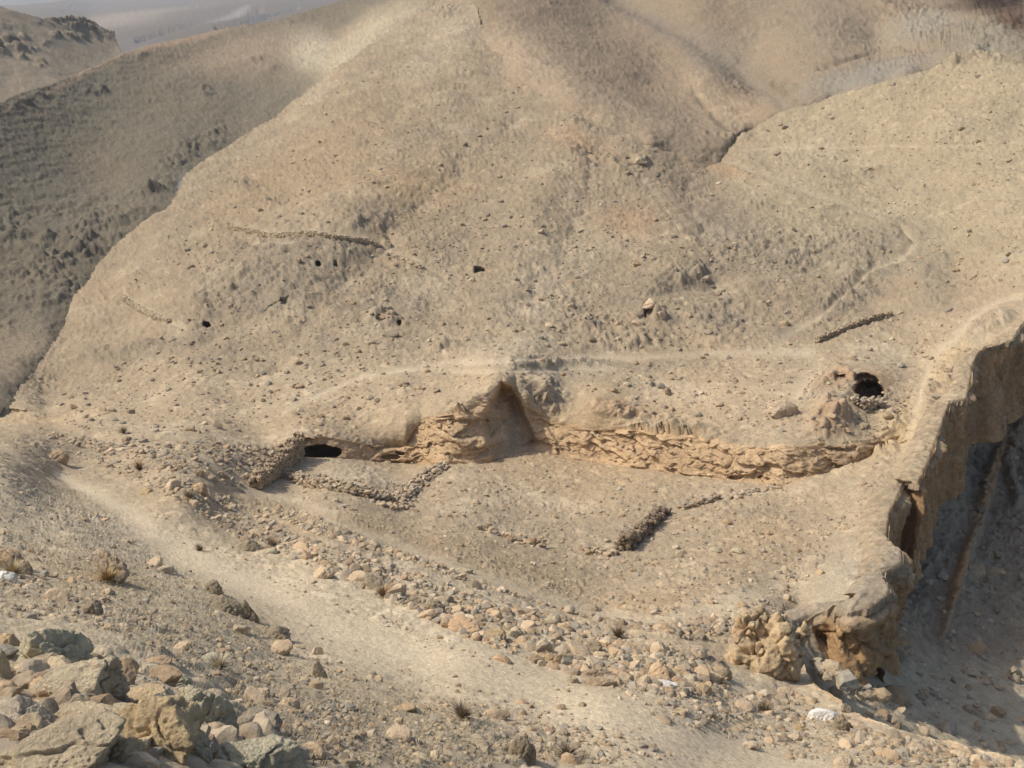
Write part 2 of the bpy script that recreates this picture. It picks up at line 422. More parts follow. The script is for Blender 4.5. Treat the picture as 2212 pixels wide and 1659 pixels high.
def tint_k(km, c, s=1.0):
    k, m = km
    a = np.clip(m * s * (.75 + .5 * n_mid[k]), 0, 1)[..., None]
    albedo[k] = albedo[k] * (1 - a) + c * a
def add_k(A, km, s=1.0):
    k, m = km
    A[k] = np.maximum(A[k], m * s)
tint(sstep(.0, .5, n_mid) * .6, C_PALE); tint(sstep(.05, .5, -n_mid) * .5, C_GREY); tint(sstep(.05, .4, n_big) * .45, C_WARM)
# right hill is yellower; near slope drier, with pale tints making up for weak sun
k_right = np.clip(sstep(1500, 1750, U) * sstep(640, 560, V), 0, 1); tint(k_right * .6, s2l(180, 163, 130))
for b in [(300, 1450, 420, 230, 10), (150, 1200, 260, 130, 25), (800, 1620, 380, 90, 8)]:
    tint_k(cv.blob(*b), s2l(192, 174, 142), .6)
tint_k(cv.blob(200, 1250, 180, 60, 15), C_DRY, .5); tint_k(cv.blob(520, 1330, 120, 50, 25), C_DRY, .45); tint_k(cv.blob(900, 1560, 240, 60, 20), C_DRY, .3)
for b in [(1150, 1250, 260, 60, 20), (1420, 1340, 150, 60, 5), (1620, 1180, 120, 60, -30), (850, 1160, 160, 30, 15), (620, 1120, 150, 20, 20)]:
    tint_k(cv.blob(*b), C_WARM, .5)
# hill patches; diagonal bands put the folds' light and shade into the colour
for b in [(760, 300, 220, 60, -40), (900, 430, 160, 60, -30), (560, 420, 150, 60, -35)]: tint_k(cv.blob(*b), C_WARM, .55)
for b in [(1350, 480, 80, 40, 0), (1260, 320, 90, 30, 20), (1560, 370, 60, 12, 10)]: tint_k(cv.blob(*b), s2l(190, 150, 108), .5)
for b in [(1000, 60, 120, 50, 0), (930, 130, 90, 40, -40), (680, 200, 60, 20, -45), (1200, 600, 150, 80, -40), (900, 620, 120, 50, -30), (1450, 845, 90, 28, 8), (1900, 770, 90, 30, 10), (330, 930, 70, 10, 10), (620, 1040, 45, 12, 15), (750, 1022, 110, 22, 10), (1345, 1180, 45, 10, 0), (1100, 760, 130, 25, -10), (1800, 330, 120, 40, 10)]:
    tint_k(cv.blob(*b), C_PALE, .6)
GREY = [(1470, 610, 120, 28, -20), (1560, 690, 60, 45, 0), (1180, 845, 70, 35, 25), (1200, 800, 120, 25, 5), (1900, 530, 130, 60, -15), (1880, 610, 140, 45, -35), (2020, 600, 50, 60, 30), (1650, 560, 110, 50, 0), (740, 540, 60, 40, -30), (620, 600, 120, 50, -30), (640, 640, 60, 20, -35), (330, 760, 120, 18, -15), (800, 480, 60, 24, -20), (1400, 790, 150, 12, 0), (1560, 470, 120, 60, 20)]
for b in GREY: tint_k(cv.blob(*b), C_GREY, .6)
ROCKY = [(1470, 608, 100, 20, -20, .9), (1405, 690, 45, 16, 10, 1.), (1360, 740, 90, 20, -5, .9), (1555, 695, 55, 45, 0, .9), (1190, 782, 100, 12, 3, .9), (1170, 850, 60, 35, 30, 1.), (1900, 540, 100, 45, -20, 1.), (1860, 620, 110, 32, -35, .9), (2020, 590, 40, 50, 40, .8), (1700, 545, 120, 50, 0, .5),
         (560, 580, 150, 60, -20, .6), (480, 660, 90, 40, -20, .8), (640, 640, 60, 25, -35, .9), (740, 550, 40, 25, -20, .8), (520, 400, 40, 14, 0, .8), (585, 435, 22, 12, 0, 1.), (560, 545, 60, 14, 12, .9), (250, 770, 110, 14, -12, .8), (800, 490, 50, 14, -25, .9), (1270, 700, 60, 18, 10, .7), (960, 755, 50, 20, -10, .7), (1290, 350, 90, 20, 15, .8), (1250, 270, 60, 12, 20, .8), (1380, 355, 18, 10, 0, 1.), (1500, 350, 22, 8, 30, 1.), (950, 30, 40, 14, 0, .8), (1640, 450, 30, 10, 0, .8), (1880, 375, 30, 10, -10, .8), (2080, 130, 90, 16, -5, 1.), (2050, 640, 60, 20, -20, .7), (1600, 300, 30, 10, 0, .5), (830, 690, 28, 12, 10, 1.), (1035, 580, 22, 8, 0, 1.),
         (2030, 840, 60, 40, -60, .8), (2130, 700, 60, 20, -20, .8), (1800, 850, 60, 40, 0, .9), (1790, 915, 40, 35, 0, 1.), (1930, 905, 40, 30, -20, .6), (1880, 985, 90, 25, -10, .9), (1330, 890, 60, 20, 20, 1.), (1440, 925, 120, 22, 10, .9), (1010, 880, 60, 20, -20, .6), (1850, 1230, 100, 80, -30, .3)]
for b in ROCKY:
    km = cv.blob(*b[:5]); add_k(rocky, km, b[5]); tint_k(km, C_ROCK, .35 * b[5])
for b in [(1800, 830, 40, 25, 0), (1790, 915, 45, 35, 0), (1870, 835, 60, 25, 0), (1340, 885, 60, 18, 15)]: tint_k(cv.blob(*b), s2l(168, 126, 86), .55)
for b in [(1900, 970, 100, 35, -20), (1960, 905, 60, 40, -40), (2050, 790, 70, 60, -50)]: tint_k(cv.blob(*b), s2l(196, 168, 122), .6)
for b in [(1850, 1220, 90, 90, -50), (1800, 1280, 100, 45, -20)]: tint_k(cv.blob(*b), s2l(170, 157, 134), .55)
tint_k(cv.blob(1650, 1280, 120, 40, -20), s2l(200, 180, 146), .6)
# tracks
MAIN = [(120, 1024, 8), (200, 1062, 18), (280, 1115, 28), (380, 1185, 36), (500, 1248, 44), (640, 1318, 55), (800, 1392, 55), (1000, 1455, 60), (1200, 1510, 62), (1400, 1575, 66), (1600, 1645, 72), (1800, 1710, 85)]
TRACKS = [(MAIN, 0, 1.0, .95),
          ([(700, 1120, 4), (760, 1142, 6), (860, 1180, 8), (1000, 1235, 9), (1150, 1290, 12), (1280, 1322, 14), (1420, 1345, 16), (1560, 1310, 18), (1680, 1270, 14)], 0, .9, .7),
          ([(880, 1230, 5), (960, 1262, 8), (1060, 1300, 8), (1130, 1330, 5)], 0, .8, .5),
          ([(430, 985, 4), (500, 1030, 9), (600, 1075, 10), (720, 1110, 8)], 0, .7, .6),
          ([(-30, 950, 9), (10, 970, 9), (45, 995, 7), (80, 1012, 4)], 0, .9, .8),
          ([(610, 895, 5), (690, 850, 6), (780, 815, 6), (900, 792, 6), (1040, 785, 6), (1200, 776, 6), (1440, 771, 7), (1620, 764, 7), (1740, 765, 8)], 0, .8, .8),
          ([(860, 800, 5), (1000, 806, 5), (1200, 800, 5), (1330, 800, 5)], 0, .7, .7),
          ([(1690, 725, 10), (1760, 690, 7), (1840, 630, 6), (1890, 585, 6), (1950, 555, 7), (1975, 530, 8), (1960, 505, 7), (1945, 495, 4)], 0, 1.0, .9),
          ([(1740, 760, 14), (1770, 790, 12), (1745, 825, 12), (1720, 860, 12)], 0, .45, .6),
          ([(1950, 975, 9), (1978, 900, 9), (1992, 840, 9), (2005, 790, 10), (2045, 745, 10), (2100, 690, 9), (2160, 650, 8), (2212, 635, 8)], 0, .85, .9),
          ([(1545, 345, 4), (1650, 378, 6), (1780, 430, 7), (1900, 480, 7)], 0, .5, .7),
          ([(1600, 322, 2.5), (1850, 317, 2.5), (2030, 318, 2.5), (2240, 310, 2.5)], 0, .8, .4),
          ([(265, 640, 4), (300, 660, 5), (345, 692, 6), (400, 716, 5)], 0, .8, .6),
          ([(490, 478, 5), (580, 508, 6), (700, 522, 6), (800, 518, 6), (880, 560, 4), (960, 600, 3)], 0, .6, .7),
          ([(540, 535, 5), (640, 545, 5)], 0, .6, .5), ([(1390, 390, 6), (1440, 460, 4), (1480, 520, 3)], 0, .5, .3), ([(1420, 650, 3), (1560, 615, 4), (1700, 600, 4), (1840, 590, 4)], 0, .45, .6)]
for pts, wd, s, sm in TRACKS:
    km = cv.line(pts, wd, .6); tint_k(km, s2l(212, 190, 155) if pts is MAIN else C_PALE * 1.07, s * .95); add_k(smooth, km, sm)
    if pts is MAIN:
        k, m = cv.line([(a, b + 2, c * .55) for a, b, c in MAIN], 0, .5); tint_k((k, m), s2l(222, 200, 164), .6)
# cliff faces: banded orange-brown and buff
zz = Ps[..., 2] + .12 * Ps[..., 0]
Pz = np.stack([Ps[..., 0] * .25, Ps[..., 1] * .25, zz * 3.2], -1)
band = fbm(Pz, 1.0, 4, 41)
cl = cliff.astype(F32)
tint(cl * .75, s2l(184, 152, 112)); tint(cl * sstep(0, .4, band) * .6, s2l(196, 168, 128)); tint(cl * sstep(.0, .5, -band) * .4, s2l(160, 128, 94))
tint(cl * sstep(.05, .4, n_mid) * .3, s2l(168, 154, 130))
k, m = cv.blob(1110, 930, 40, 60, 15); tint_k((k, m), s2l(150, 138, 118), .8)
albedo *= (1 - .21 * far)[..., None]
# soil tone variation and small pale/dark flecks
n_flk = fbm(Ps, 7., 3, 35, .7)
albedo *= np.clip(1 + .10 * n_mid + .16 * n_fin + .10 * n_big + .34 * n_flk * (1 - .6 * smooth), .5, 1.6)[..., None]

# relief
Nn = normals_of(Ps)
dm = depth.astype(F32)
patch0 = sstep(-.2, .3, fbm(Ps, .2, 3, 78))
disp = fbm(Ps, .22, 3, 61) * (.10 + .34 * far)
disp += fbm(Ps, 1.1, 4, 62, .55) * (.035 + .04 * far + .20 * rocky) * (1 - .85 * smooth)
disp += fbm(Ps, 5.0, 3, 63, .65, True) * (.016 + .018 * far * (.4 + .6 * patch0) + .06 * rocky) * (1 - .6 * smooth)
rg = fbm(Ps, .8, 4, 64, .55, True)
disp += np.maximum(rg - .15, 0) * .30 * rocky * (1 - smooth)
h1, id1 = cells(Ps[..., 0] + .6 * n_mid, Ps[..., 1] + .6 * n_fin, 1.25, 71, .18, .4)
h2, id2 = cells(Ps[..., 0] + .2 * n_fin, Ps[..., 1], .5, 72, .2, .4)
h3, id3 = cells(Ps[..., 0], Ps[..., 1] + .2 * n_fin, .24, 73, .2, .38)
patch = sstep(-.15, .3, fbm(Ps, .13, 3, 74))
onhill = far * (1 - smooth)
h1 *= sstep(16, 30, dm); h2 *= sstep(9, 20, dm)
bed = fbm(Ps, 1.0, 4, 76, .6, False, (.35, .35, 2.6)); bed2 = fbm(Ps, 2.2, 3, 77, .6, True, (.3, .3, 2.4))
disp += (bed * .13 + np.maximum(bed2 - .2, 0) * .10) * (onhill + .25 * sstep(24, 40, dm)) * (1 - smooth)
disp += h1 * (.62 * rocky + .07 * onhill * patch) * (1 - smooth)
disp += h2 * (.7 * rocky + .20 * onhill * (.2 + .8 * patch) + .2) * (1 - smooth)
floor_peb = sstep(.0, .3, fbm(Ps, .3, 3, 75))
disp += h3 * (.3 * onhill + .55 * (.3 + .7 * floor_peb)) * (1 - .9 * smooth)
st = (h2 > .05) & (smooth < .5)
albedo *= np.where(st, .86 + .34 * id2, 1.0)[..., None]
albedo *= np.where((h1 > .1) & (rocky > .3), .8 + .35 * id1, 1.0)[..., None]
nearm = sstep(32, 14, depth)
k = np.where(nearm > 0)
if len(k[0]):
    Pk = Ps[k]; disp[k] += fbm(Pk, 14., 2, 65, .6) * .008 * nearm[k] + np.maximum(fbm(Pk, 3.0, 3, 66), 0) * .03 * nearm[k] * (1 - .7 * smooth[k])
for b, hgt in [((1858, 838, 80, 34, 0), .8), ((1795, 900, 45, 40, 0), .7), ((1880, 985, 90, 26, -10), .3), ((1000, 90, 60, 120, 25), .8), ((760, 470, 60, 150, 50), 1.1), ((1180, 420, 60, 170, 25), .9), ((560, 600, 150, 60, -25), .8), ((1420, 620, 60, 120, 30), .6), ((1850, 580, 90, 50, -30), .6)]:
    k, m = cv.blob(*b, p=2.0, warp=1.5); disp[k] += m * hgt * .55
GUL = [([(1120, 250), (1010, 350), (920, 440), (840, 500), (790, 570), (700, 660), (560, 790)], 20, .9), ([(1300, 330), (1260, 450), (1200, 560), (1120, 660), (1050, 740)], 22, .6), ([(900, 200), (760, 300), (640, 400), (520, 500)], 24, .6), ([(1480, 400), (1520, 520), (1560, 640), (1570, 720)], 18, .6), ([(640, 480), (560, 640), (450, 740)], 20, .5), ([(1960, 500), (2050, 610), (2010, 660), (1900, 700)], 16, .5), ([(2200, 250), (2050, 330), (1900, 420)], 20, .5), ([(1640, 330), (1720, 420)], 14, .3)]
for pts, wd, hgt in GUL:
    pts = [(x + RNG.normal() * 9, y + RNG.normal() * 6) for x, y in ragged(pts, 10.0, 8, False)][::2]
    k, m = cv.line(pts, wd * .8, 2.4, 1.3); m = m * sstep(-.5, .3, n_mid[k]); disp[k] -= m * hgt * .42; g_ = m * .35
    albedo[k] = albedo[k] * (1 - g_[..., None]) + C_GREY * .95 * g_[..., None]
disp *= (1 - cl * .9)
rim_d, _, _ = poly_dist(U, V, RIM)
disp *= np.where(U > 1690, .15 + .85 * sstep(4, 45, rim_d), 1.0)
rimin = np.where((U > 1690) & (V > 600), 1 - sstep(14, 62, rim_d), 0)
P = Ps + Nn * disp[..., None]; P[..., 2] -= .22 * rimin
# strata and hollows of the terrace cliff: thrown out along the horizontal towards the open floor
toward = -rays(U, V); toward[..., 2] = 0; toward /= np.linalg.norm(toward, axis=-1, keepdims=True)
kc = cl > 0
Pk = Ps[kc]; zk = zz[kc]
dip = np.where(U[kc] > 1200, .22, .06) * Pk[:, 0]
Q = np.stack([Pk[:, 0] * .5, Pk[:, 1] * .5, (Pk[:, 2] + dip) * 4.5], -1)
s1 = fbm(Q, 1., 4, 81, .6); s2 = fbm(Pk, 1.3, 4, 82, .6, True); s3 = fbm(Pk, .5, 3, 83)
lay = np.abs(((Pk[:, 2] + dip) * 3.6 + .7 * fbm(Pk, .7, 2, 84)) % 1.0 - .5) * 2
s4 = fbm(Pk, 2.2, 3, 89); Pd = Pk + np.stack([s3 * .7 + s4 * .35, s3 * .7 + s4 * .35, dip + .3 * s3 + .22 * s4], -1)
b1, b2, bj = blocks(Pd, (2.1, 2.1, .46), 85); e1, e2, ej = blocks(Pd + s1[:, None] * .1, (.45, .45, .13), 88)
wk = w[kc]; tp = sstep(0, .10, wk) * sstep(1.0, .85, wk)
talus = np.exp(-(((U[kc] - 1120) / 42) ** 4 + ((V[kc] - 945) / 60) ** 4))
dd_ = ((b1 - .5) * .40 + (e1 - .5) * .11 - np.exp(-(bj / .05) ** 2) * .04 + s4 * .2 + s3 * .25 + (s2 - .3) * .08) * tp * (1 - .75 * talus) + talus * .0 * sstep(.9, .1, wk)
albedo[kc] *= np.clip(.90 + .16 * b2 + .12 * e2, .5, 1.4)[:, None]
P[kc] += toward[kc] * dd_[:, None]
# caves and hollows are carved into the slope
def carve(cx, cy, rx, ry, d, ang=0, warp=.25):
    k, m = cv.blob(cx, cy, rx, ry, ang, 6, warp)
    s = sstep(.25, .75, m)
    rr = P[k] - CAM; rr /= np.linalg.norm(rr, axis=-1, keepdims=True); P[k] += rr * (s * d)[..., None]
carve(1874, 862, 33, 20, 3.4); carve(1868, 840, 24, 14, 1.0); carve(1815, 838, 14, 9, .5, -30)
carve(692, 975, 46, 14, 3.0)
RECESS = [(1080, 822), (1106, 832), (1132, 880), (1168, 966), (1120, 984), (1062, 1000), (1046, 950), (1036, 900), (1058, 862)]
k = cv.sl(1030, 1200, 800, 1010)
ur, vr = U[k] + warp_u[k] * .35, V[k] + warp_v[k] * .35
dr, _, _ = poly_dist(ur, vr, RECESS, True); mr_ = sstep(0, 14, np.where(inside(ur, vr, RECESS), dr, 0))
rr = P[k] - CAM; rr /= np.linalg.norm(rr, axis=-1, keepdims=True)
P[k] += rr * (mr_ * (.25 + 1.5 * np.clip((985 - vr) / 150, 0, 1) + .25 * n_mid[k] + .12 * fbm(Ps[k], 2.5, 3, 95)))[..., None]; carve(815, 0, .1, .1, 0)
carve(845, 982, 22, 5, .5); carve(866, 974, 10, 4, .5)
carve(1590, 1032, 16, 5, .3); carve(1650, 1036, 14, 4, .25)
for c in [(690, 582, 6, 5, 1.0), (726, 578, 6, 2.5, .5), (450, 706, 9, 5, 1.2), (1036, 588, 13, 5, .9), (828, 696, 15, 4, .4), (862, 700, 5, 3.5, .7), (605, 664, 36, 5, .25, -25), (740, 438, 22, 6, .2, -15), (1400, 696, 12, 6, .6), (1545, 700, 8, 9, .2), (1885, 374, 9, 3, .4), (1500, 350, 14, 4, .3, 25), (620, 556, 36, 5, .15, 8)]:
    carve(*c)

# the sheet ends at the crest lines and at the cliff rim; there it rolls over and drops away
ins = inside(U, V, GROUND_POLY)
pd, nx_, ny_ = poly_dist(U, V, GROUND_POLY, True)
rimside = (nx_ > 1700) & (ny_ > 640) & (ny_ < 1400)
meets = (ny_ < 880) & ~rimside & (nx_ < 2212)          # along these lines the next slope rises out of the same crease
keep = ins | (pd < np.where(rimside, 6, np.where(meets, 0, 34)))
out = (~ins) & keep
def sheet_depth(u, v):
    b = np.interp(u, bx_, by_); t = np.interp(u, tx_, ty_)
    return np.where(v >= b, np.clip(tps_low(u, v), 1 / 60., 1), np.clip(tps_high(u, v), 1 / 170., 1))
bu, bv = nx_[out], ny_[out]
Pb = CAM + rays(bu, bv) / sheet_depth(bu, bv)[..., None]
fwdh = rays(bu, bv); fwdh[..., 2] = 0; fwdh /= np.linalg.norm(fwdh, axis=-1, keepdims=True)
sdist = pd[out] * (1 / sheet_depth(bu, bv)) ** -1 / FOC
isrim = (bu > 1700) & (bv > 640)
drop = np.where(isrim, 1.6, np.where(bv < 385, .02, .22)); fw = np.where(isrim, .0, 1.6)
P[out] = Pb + fwdh * (sdist * 4 * fw)[:, None] + np.array([0, 0, -1.0]) * (sdist * 4 * drop)[:, None] + Nn[out] * (disp[out] * 1.0)[:, None]
GP = P.copy()
faces = grid_faces(len(vs), len(us), keep)
smf = ~out.ravel()[faces].any(1)
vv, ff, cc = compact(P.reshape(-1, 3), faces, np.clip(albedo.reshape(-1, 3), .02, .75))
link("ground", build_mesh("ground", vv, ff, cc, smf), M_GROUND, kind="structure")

def surf(u, v):
    """a point of the finished ground along a surveyed sight line"""
    u = np.asarray(u, float); v = np.asarray(v, float)
    i = np.clip(np.searchsorted(us, u) - 1, 0, len(us) - 2); j = np.clip(np.searchsorted(vs, v) - 1, 0, len(vs) - 2)
    a = ((u - us[i]) / (us[i + 1] - us[i]))[..., None]; b = ((v - vs[j]) / (vs[j + 1] - vs[j]))[..., None]
    return (GP[j, i] * (1 - a) * (1 - b) + GP[j, i + 1] * a * (1 - b) + GP[j + 1, i] * (1 - a) * b + GP[j + 1, i + 1] * a * b)
def surf_n(u, v):
    i = np.clip(np.searchsorted(us, u), 0, len(us) - 1); j = np.clip(np.searchsorted(vs, v), 0, len(vs) - 1)
    return Nn[j, i]

# ------------------------------------------------------------------ the other slopes
SHEETS = {}
def sheet(name, ctrl, box, step, poly, relief, colour, mat, qmin, qmax, roll=1.0):
    us2 = axis(box[0], box[1], step, max(box[0], -20), min(box[1], 2232)); vs2 = axis(box[2], box[3], step, max(box[2], -6), box[3])
    U2, V2 = np.meshgrid(us2, vs2)
    t = TPS(ctrl, 3e-6); q2 = np.clip(t(U2, V2), qmin, qmax)
    B = CAM + rays(U2, V2) / q2[..., None]
    n = normals_of(B)
    wu = fbm(B, .2, 3, 101) * 14; wv = fbm(B, .2, 3, 102) * 9
    cvs = Canvas(us2, vs2, wu, wv)
    d = relief(B, cvs)
    A = colour(B, cvs)
    Q2 = B + n * d[..., None]
    keep2 = np.ones(U2.shape, bool)
    o2 = np.zeros(U2.shape, bool)
    if poly:
        ins2 = inside(U2, V2, poly); pd2, ax, ay = poly_dist(U2, V2, poly, True)
        keep2 = ins2 | (pd2 < 30); o2 = (~ins2) & keep2
        qb2 = np.clip(t(ax[o2], ay[o2]), qmin, qmax)
        Pb2 = CAM + rays(ax[o2], ay[o2]) / qb2[:, None]
        fh = rays(ax[o2], ay[o2]); fh[..., 2] = 0; fh /= np.linalg.norm(fh, axis=-1, keepdims=True)
        s2_ = pd2[o2] / qb2 / FOC
        Q2[o2] = Pb2 + fh * (s2_ * 4 * roll)[:, None] + np.array([0, 0, -.3]) * (s2_ * 4)[:, None] + n[o2] * (d[o2] * .7)[:, None]
    fa = grid_faces(len(vs2), len(us2), keep2)
    sm2 = ~o2.ravel()[fa].any(1)
    v3, f3, c3 = compact(Q2.reshape(-1, 3), fa, np.clip(A.reshape(-1, 3), .02, .75))
    SHEETS[name] = (us2, vs2, Q2)
    return link(name, build_mesh(name, v3, f3, c3, sm2), mat, kind="structure")

def meet(line, off, shift, deeper):
    """survey points that let a neighbouring slope meet the ground along a crease and dive under it"""
    pts = []
    for u, v in line:
        pts.append((u, v, float(1 / np.clip(tps_high(np.array(float(u)), np.array(float(v))), 1 / 170., 1)) + off))
        u2, v2 = u + shift[0], v + shift[1]
        pts.append((u2, v2, float(1 / np.clip(tps_high(np.array(float(u2)), np.array(float(v2))), 1 / 170., 1)) + deeper))
    return pts
LINE_C = [(45, 832), (105, 760), (155, 645), (210, 575), (300, 490), (380, 420), (435, 350), (530, 290), (640, 212), (700, 166), (770, 120), (850, 65), (930, 15)]
LINE_E = [(1010, -30), (1029, 12), (1040, 55), (1106, 160), (1236, 235), (1306, 266), (1406, 310), (1471, 335), (1521, 359)]
LINE_F = [(1591, 300), (1681, 246), (1766, 220), (1881, 186), (1956, 165), (2056, 125), (2106, 108), (2212, 135)]
# left hillside with sheep-track terraces and dark outcrops
C_CTRL = meet(LINE_C, .3, (36, 26), 3.0) + [(0, 886, 50), (0, 800, 58), (60, 745, 63), (-120, 880, 52), (0, 215, 92), (270, 112, 117), (550, 48, 138), (740, 0, 150), (0, 550, 73), (200, 400, 87), (-400, 900, 50), (-400, 330, 72)]
C_POLY = [(-450, 400), (-100, 255), (0, 222), (50, 200), (114, 181), (174, 155), (224, 135), (268, 114), (323, 99), (373, 85), (423, 75), (472, 62), (550, 50), (600, 44), (650, 30), (700, 14), (740, -2), (790, -25), (1100, -25), (1100, 100), (700, 300), (450, 500), (250, 800), (100, 1000), (-450, 1000)]
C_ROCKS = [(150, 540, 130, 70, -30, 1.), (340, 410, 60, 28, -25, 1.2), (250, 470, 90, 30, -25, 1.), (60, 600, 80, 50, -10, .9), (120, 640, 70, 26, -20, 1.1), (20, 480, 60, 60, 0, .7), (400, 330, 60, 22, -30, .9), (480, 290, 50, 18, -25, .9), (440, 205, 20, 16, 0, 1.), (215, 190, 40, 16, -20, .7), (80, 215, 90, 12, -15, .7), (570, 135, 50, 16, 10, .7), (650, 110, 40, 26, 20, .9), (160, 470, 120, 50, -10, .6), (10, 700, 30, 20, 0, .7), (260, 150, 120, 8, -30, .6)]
def c_relief(B, c):
    r = np.zeros(B.shape[:2], F32)
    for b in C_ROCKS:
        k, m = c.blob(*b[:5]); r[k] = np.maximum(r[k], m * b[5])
    nb = fbm(B, .9, 3, 111); nf = fbm(B, 3., 3, 112)
    h, i = cells(B[..., 0] + .5 * nb, B[..., 1] + .4 * nf, 1.3, 113, .25, .45); hb, ib = cells(B[..., 0], B[..., 1] + .3 * nb, .6, 114, .22, .4)
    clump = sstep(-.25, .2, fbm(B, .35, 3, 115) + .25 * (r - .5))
    terr = np.sin((B[..., 2] + .5 * nb + .12 * nf + .05 * B[..., 0]) * 2 * math.pi / .5)
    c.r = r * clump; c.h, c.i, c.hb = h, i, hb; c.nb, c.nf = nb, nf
    return (fbm(B, .12, 3, 116) * .7 + nb * .12 + nf * .07 + h * (.52 * c.r + .05) + hb * (.62 * c.r + .2) + terr * .022 * (1 - np.clip(c.r, 0, 1)) + np.maximum(nb, 0) * .3 * c.r + fbm(B, 5., 3, 119, .65, True) * .05).astype(F32)
def c_colour(B, c):
    A = np.empty(B.shape, F32); A[:] = s2l(117, 108, 90)  # grey-brown scrub tone, darkened further to stand in for this slope's shade
    m = sstep(-.1, .4, fbm(B, .1, 4, 117))[..., None]; A = A * (1 - m * .5) + s2l(124, 110, 87) * m * .5
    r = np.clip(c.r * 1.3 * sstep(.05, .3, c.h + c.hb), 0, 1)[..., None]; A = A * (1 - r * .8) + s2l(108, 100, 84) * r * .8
    for b, col, s in [((380, 90, 130, 10, -14), s2l(172, 142, 114), .6), ((180, 160, 100, 10, -28), s2l(166, 140, 112), .5), ((670, 110, 50, 40, 10), s2l(196, 186, 160), .7), ((820, 60, 160, 40, -30), s2l(184, 164, 132), .8), ((760, 120, 100, 26, -40), s2l(184, 168, 136), .8), ((395, 400, 10, 24, 25), s2l(178, 172, 166), .8), ((20, 760, 90, 60, 0), s2l(158, 138, 110), .6), ((550, 110, 180, 50, -10), s2l(160, 138, 112), .6)]:
        k, mm = c.blob(*b); mm = np.clip(mm * s, 0, 1)[..., None]; A[k] = A[k] * (1 - mm) + col * mm
    return A * np.clip(1 + .18 * c.nf + .1 * c.nb + .3 * fbm(B, 6., 3, 118, .7), .5, 1.5)[..., None]
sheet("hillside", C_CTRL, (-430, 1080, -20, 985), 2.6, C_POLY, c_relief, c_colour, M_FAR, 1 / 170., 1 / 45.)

# the bare slope beyond the valley
E_CTRL = meet(LINE_E[:-1], -.7, (-28, 22), 2.2) + meet([(1521, 359), (1541, 347), (1562, 322)], -.4, (-6, 26), .5) + meet(LINE_F, .8, (6, 30), 4.0) + [(1500, 0, 136), (1900, 0, 130), (2212, 0, 116), (2050, 60, 108), (1900, 100, 113), (1640, 150, 113), (1480, 60, 128), (1300, 60, 133), (2500, 60, 98), (1560, 130, 117), (1420, 160, 115), (1640, 220, 101)]
def e_relief(B, c):
    nb = fbm(B, .5, 3, 121); nf = fbm(B, 2.5, 3, 122)
    h, i = cells(B[..., 0] + .3 * nb, B[..., 1], .8, 123, .2, .4)
    r = np.zeros(B.shape[:2], F32)
    for b in [(2150, 6, 80, 18, 3), (2060, 14, 40, 10, 0), (2190, 48, 40, 16, 20), (2000, 80, 120, 40, -20), (1960, 30, 60, 40, 0), (2130, 60, 80, 50, 0), (1600, 190, 60, 14, 20), (1700, 190, 40, 14, 30), (1560, 292, 30, 5, 10)]:
        k, m = c.blob(*b); r[k] = np.maximum(r[k], m)
    g = np.zeros(B.shape[:2], F32)
    for pts, wd, s in [([(1330, -10), (1440, 50), (1560, 120), (1690, 215)], 20, .5), ([(1500, 200), (1560, 260), (1600, 292)], 7, .15), ([(1720, 215), (1650, 265), (1600, 290)], 5, .4), ([(1770, 150), (1850, 126), (1930, 108), (2010, 104)], 4, .35), ([(1880, 130), (1980, 115)], 3, .3), ([(1530, 288), (1570, 296)], 4, .2)]:
        k, m = c.line(pts, wd, .4); g[k] = np.maximum(g[k], m * s)
    c.nb, c.nf, c.r = nb, nf, r
    terr = np.sin((B[..., 2] + .3 * nb + .02 * B[..., 0]) * 2 * math.pi / .55)
    return (fbm(B, .08, 3, 124) * .9 + nb * .26 + nf * .09 + h * (.26 + .7 * r) + fbm(B, 4., 3, 129, .65, True) * .06 + terr * .012 - g * 1.3 + np.maximum(nb, 0) * .8 * r).astype(F32)
def e_colour(B, c):
    A = np.empty(B.shape, F32); A[:] = s2l(142, 123, 98)
    m = sstep(-.2, .4, fbm(B, .05, 4, 125))[..., None]; A = A * (1 - m * .35) + s2l(150, 136, 112) * m * .35
    for b, col, s in [((1560, 130, 190, 40, 33), s2l(124, 114, 100), .75), ((1400, 40, 120, 26, 30), s2l(124, 114, 100), .6), ((1880, 165, 160, 30, -14), s2l(138, 131, 118), .9), ((1990, 60, 90, 36, -20), s2l(150, 144, 128), .7), ((2130, 90, 110, 50, 5), s2l(134, 128, 110), .8), ((1590, 240, 45, 24, 30), s2l(196, 170, 134), .6), ((1520, 200, 30, 60, -40), s2l(190, 166, 130), .4), ((2150, 0, 95, 34, 4), s2l(58, 46, 38), 1.3), ((2060, 14, 40, 9, 0), s2l(96, 80, 66), .9), ((2200, 52, 60, 28, 20), s2l(88, 68, 52), 1.1), ((1130, 130, 110, 46, 35), s2l(176, 154, 124), .7), ((1300, 240, 120, 26, 22), s2l(170, 148, 118), .5)]:
        k, mm = c.blob(*b); mm = np.clip(mm * s * (.8 + .5 * c.nb[k]), 0, 1)[..., None]; A[k] = A[k] * (1 - mm) + col * mm
    return A * np.clip(1 + .2 * c.nf + .1 * c.nb + .32 * fbm(B, 5.5, 3, 128, .7), .5, 1.5)[..., None]
E_POLY = ragged([(985, -60), (993, -30), (1012, 60), (1056, 125), (1080, 180), (1140, 212), (1220, 262), (1296, 294), (1396, 340), (1462, 364), (1521, 384), (1560, 396), (2500, 396), (2500, -60)], 2.0, 4)
sheet("far_slope", E_CTRL, (960, 2420, -40, 400), 2.6, E_POLY, e_relief, e_colour, M_FAR, 1 / 220., 1 / 80.)

